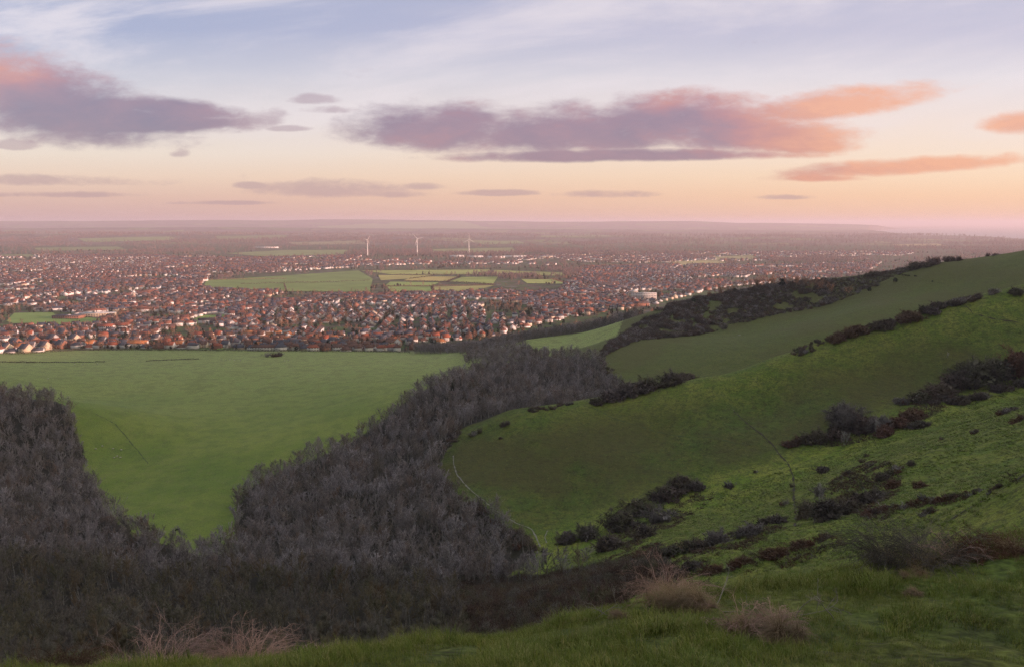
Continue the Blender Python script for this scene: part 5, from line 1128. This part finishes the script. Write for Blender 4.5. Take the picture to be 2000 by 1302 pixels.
def blades(seed, n_, rad_, h0, h1, wd, droop=.5, segs=3, lean=.25):
    rr = np.random.default_rng(seed); a = rr.uniform(0,6.28,n_); q = np.sqrt(rr.random(n_))*rad_; base = np.column_stack([np.cos(a)*q, np.sin(a)*q, np.full(n_, -.03)])
    L = rr.uniform(h0, h1, n_); az = a*.6+rr.uniform(0,6.28,n_)*.4 + rr.normal(0,.5,n_); ln = np.abs(rr.normal(lean, .18, n_)); side = np.column_stack([-np.sin(az), np.cos(az), np.zeros(n_)]); fw = np.column_stack([np.cos(az), np.sin(az), np.zeros(n_)])
    V = []; P = base.copy(); ang = ln.copy()
    for k in range(segs+1):
        w_ = wd*(1-k/segs*.85)
        V.append(P-side*w_); V.append(P+side*w_); 
        V.append(P+fw*w_*.35)
        P = P + (fw*np.sin(ang)[:,None]+np.array([0,0,1])*np.cos(ang)[:,None])*(L/segs)[:,None]; ang = ang+droop*rr.uniform(.4,1.3,n_)/segs*1.6
    V = np.stack(V, 1); m_ = V.shape[1]; V = V.reshape(-1,3); i = np.arange(n_)[:,None]*m_; F = []
    for k in range(segs):
        for (p_, q_) in ((0,2),(2,1)): F.append(i+np.array([[k*3+p_, k*3+q_, k*3+3+q_, k*3+3+p_]]))
    return V, np.concatenate(F)
GL = lib_set('grass tufts', [lib_obj('tuft', *blades(900+k, 50, .16, .05, .14, .0036), [M_grass]) for k in range(4)] + [lib_obj('tuft', *blades(910, 40, .14, .10, .24, .003, .9), [M_grass])])
X, Y = poisson([(-16,5.5),(22,5.5),(24,26),(-14,20)], .155, 51, fn=lambda x, y: (np.abs(x) < .70*y+.5)); Z = H(X, Y)
keep_ = vnoise(X/.5, Y/.5, 55) > .24; X, Y, Z = X[keep_], Y[keep_], Z[keep_]
scg = .40+1.5*vnoise(X/1.3, Y/1.3, 56)**2*(.5+vnoise(X/.35, Y/.35, 57)) + rng.uniform(-.1,.25,len(X))
scatter('grass', np.stack([X, Y, Z], -1), scg, GL, 'short green downland grass on the brow', tilt=.12, seed=52); print('tufts', len(X))
TL = lib_set('tussocks', [lib_obj('tussock', *blades(930+k, 60, .42, .18, .45, .022, .9, lean=.5), [M_tuss]) for k in range(4)])
NS = [(14,26),(60,34),(90,60),(150,110),(290,320),(330,400),(150,352),(74,340),(10,290),(40,215),(28,140)]
X, Y = poisson(NS, 1.45, 61, fn=lambda x, y: (x < .72*y+3) & (fbm(x/5, y/5, 62, 3) > -.10)); Z = H(X, Y)
scatter('rough_grass', np.stack([X, Y, Z], -1), (.7+1.2*vnoise(X/3, Y/3, 63)**1.3)*np.interp(Y, [30,120], [.6,1.1]), TL, 'tussocky rough grass on the near slope', tilt=.1, seed=64); print('tussocks', len(X))
SP = [(-36,405),(-30,380),(10,325),(74,345),(150,356),(330,405),(335,474),(70,474),(-34,468)]
X, Y = poisson(SP, 2.6, 66, fn=lambda x, y: (x < .72*y+3) & (fbm(x/7, y/7, 67, 3) > .0)); Z = H(X, Y)
scatter('short_grass_tufts', np.stack([X, Y, Z], -1), .5+.7*vnoise(X/3, Y/3, 63), TL, 'sparse tufts on the round spur', tilt=.1, seed=68)

def canes(seed, n_, rad_, hgt, th=.006, side_t=3):
    rr = np.random.default_rng(seed); A_, B_, R0 = [], [], []; 
    for k in range(n_):
        a = rr.uniform(0,6.28); q = rr.random()**.5*rad_*.5; p = np.array([math.cos(a)*q, math.sin(a)*q, -.05]); az = a+rr.normal(0,.9); el_ = rr.uniform(.7,1.45); L = hgt*rr.uniform(1.3,2.5); st_ = 7
        for s_ in range(st_):
            d = np.array([math.cos(az)*math.cos(el_), math.sin(az)*math.cos(el_), math.sin(el_)]); q2 = p+d*L/st_; q2[2] = max(q2[2], .0); A_.append(p); B_.append(q2); R0.append(th*(1-.6*s_/st_))
            if s_ > 1:
                for _ in range(side_t):
                    dd = unit(d+rr.normal(0,.8,3)); A_.append(p+(q2-p)*rr.random()); B_.append(A_[-1]+dd*L*rr.uniform(.06,.22)); R0.append(th*.4)
            p = q2; el_ -= rr.uniform(.1,.42); az += rr.normal(0,.22)
    return tubes(A_, B_, np.array(R0), np.array(R0)*.6, 3)
def fore(px, py, Y): 
    u, v = uv(px, py); g = G(px, py, 4, 40); 
    if g is None: x = u*Y; return (x, Y, float(H(np.array([x]), np.array([Y]))[0]))
    return g
FG = [(305,1296,150,72,'bramble','tangled reddish bare bramble mound at the bottom left, furthest left'),(475,1290,150,66,'bramble','tangled bramble mound between the leftmost mound and the grass'),(600,1277,90,34,'mixed','low tuft of dry grass and thin canes at the brow'),(655,1268,46,26,'straw','small brown tuft at the end of the brow row'),
      (1335,1196,130,74,'straw','large tussock of pale dead grass leaning on the brow'),(1300,1185,80,70,'bramble','pinkish bramble tangle behind the large dead grass tussock'),(1372,1196,60,50,'straw','smaller dead grass tuft joined to the large tussock'),(1455,1248,76,52,'mixed','dark based tuft in front of the large tussock'),(1545,1256,80,66,'straw','upright pinkish dead grass tussock in the foreground turf'),(1520,1240,50,48,'bramble','thin canes left of the pinkish tussock'),
      (1825,1112,130,72,'bramble','grey bramble thicket on the brow at the right'),(1745,1110,120,80,'bramble','dark twiggy thicket left of the grey bramble'),(1880,1105,80,46,'mixed','grass and bramble hump right of the grey thicket'),(1795,1135,60,24,'straw','low straw tuft under the grey thicket'),(1935,1096,110,44,'bramble','rusty red bramble mound near the frame edge'),(1995,1088,90,40,'bramble','rusty bramble mound cut by the frame edge'),
      (1790,1162,36,20,'straw','tiny straw tuft alone in the right turf'),(100,1305,240,40,'bramble','low red stemmed brambles along the bottom left edge'),(1215,1218,50,16,'straw','flattened straw tuft on the middle of the brow')]
for q, (px, py, wpx, hpx, kd, lab) in enumerate(FG):
    x, y, z = fore(px, py, 14.5); W_ = wpx*y/FOC; h_ = hpx*y/FOC; t = thing('bramble_clump' if kd == 'bramble' else 'grass_tussock', lab, 'bramble' if kd == 'bramble' else 'grass tussock', (x, y+.15, z), 0, 'dry clumps on the brow')
    rust = px > 1900 or px == 100
    if kd in ('bramble', 'mixed'):
        k = int((95 if kd == 'bramble' else 40)*max(.6, W_/1.2)); V, F = canes(1000+q, int(k*1.5), W_*.6, h_*(.95 if px < 1200 else .8), .008 if px < 1200 else .0065); link('canes', mesh_np('canes', V, F, [M_rust if rust else M_cane if px not in (1745,1825) else M_tw_near]), t)
    if kd in ('straw', 'mixed') or kd == 'bramble':
        k = int({'straw': 1500, 'mixed': 900, 'bramble': 350}[kd]*max(.5, W_/1.2)); 
        ps_ = []; rr = np.random.default_rng(1500+q)
        for j_ in range(8):
            f_ = rr.uniform(.25,1.05); v_, q_ = blades(1100+q*10+j_, max(30, k//5), W_*.10, h_*.5*f_, h_*1.55*f_, .0036, 1.6, 4, .30); th_ = rr.normal(-.25,.35)
            v_ = v_ + np.array([rr.uniform(-.42,.42)*W_, rr.uniform(-.22,.22)*W_, 0]); v_[:,0] += th_*np.maximum(v_[:,2], 0); ps_.append((v_, q_))
        V, F = join(ps_); F = F[0]
        link('dead_blades', mesh_np('dead_blades', V, F, [M_straw]), t)
    k = int(1100*max(.5, W_/1.2)); V, F = blades(1200+q, k, W_*.5, h_*.15, h_*.45, .0038, 1.0, 3, .3); link('green_blades', mesh_np('green_blades', V, F, [M_grass]), t)
def dead_branch(seed, L, lab, px, py, Y, tilt, rise):
    rr = np.random.default_rng(seed); A_, B_, R_ = [], [], []
    def grow(p, d, L_, r_, dep):
        for k in range(5):
            d = unit(d+rr.normal(0,.16,3)); q = p+d*L_/5; A_.append(p); B_.append(q); R_.append(r_*(1-.12*k))
            if dep < 3 and k > 0 and rr.random() < .75: grow(q, unit(d+rr.normal(0,.75,3)+np.array([0,0,.15])), L_*rr.uniform(.3,.55), r_*.55, dep+1)
            p = q
    grow(np.zeros(3), unit(np.array([math.cos(tilt), .1, rise])), L, .010, 0)
    V, F = tubes(A_, B_, np.array(R_), np.array(R_)*.82, 5); x, y, z = fore(px, py, Y)
    o = link('dead_branch', mesh_np('dead_branch', V, F, [M_dead]), None, (x, y, z+.02)); tag(o, lab, 'branch', 'bleached dead branches on the brow')
dead_branch(1,.62,'pale dead branch lying at the middle of the brow',1150,1214,15.5,0,.25)
dead_branch(2,.5,'short pale forked branch right of the first one',1205,1208,15.5,3.0,.3)
dead_branch(3,.75,'crooked bleached branch in front of the large dead tussock',1412,1200,13,-.1,.12)
dead_branch(4,.55,'tall forked bleached branch right of the pinkish tussock',1553,1212,13.5,.5,1.5)
dead_branch(5,.7,'long low dead branch reaching right from the pinkish tussock',1562,1198,13.5,.0,.2)
dead_branch(6,.5,'thin upright stick beside the large tussock',1400,1186,15.5,.9,2.4)
dead_branch(7,.5,'small leaning twig in the turf right of the branches',1630,1215,13,2.2,.9)
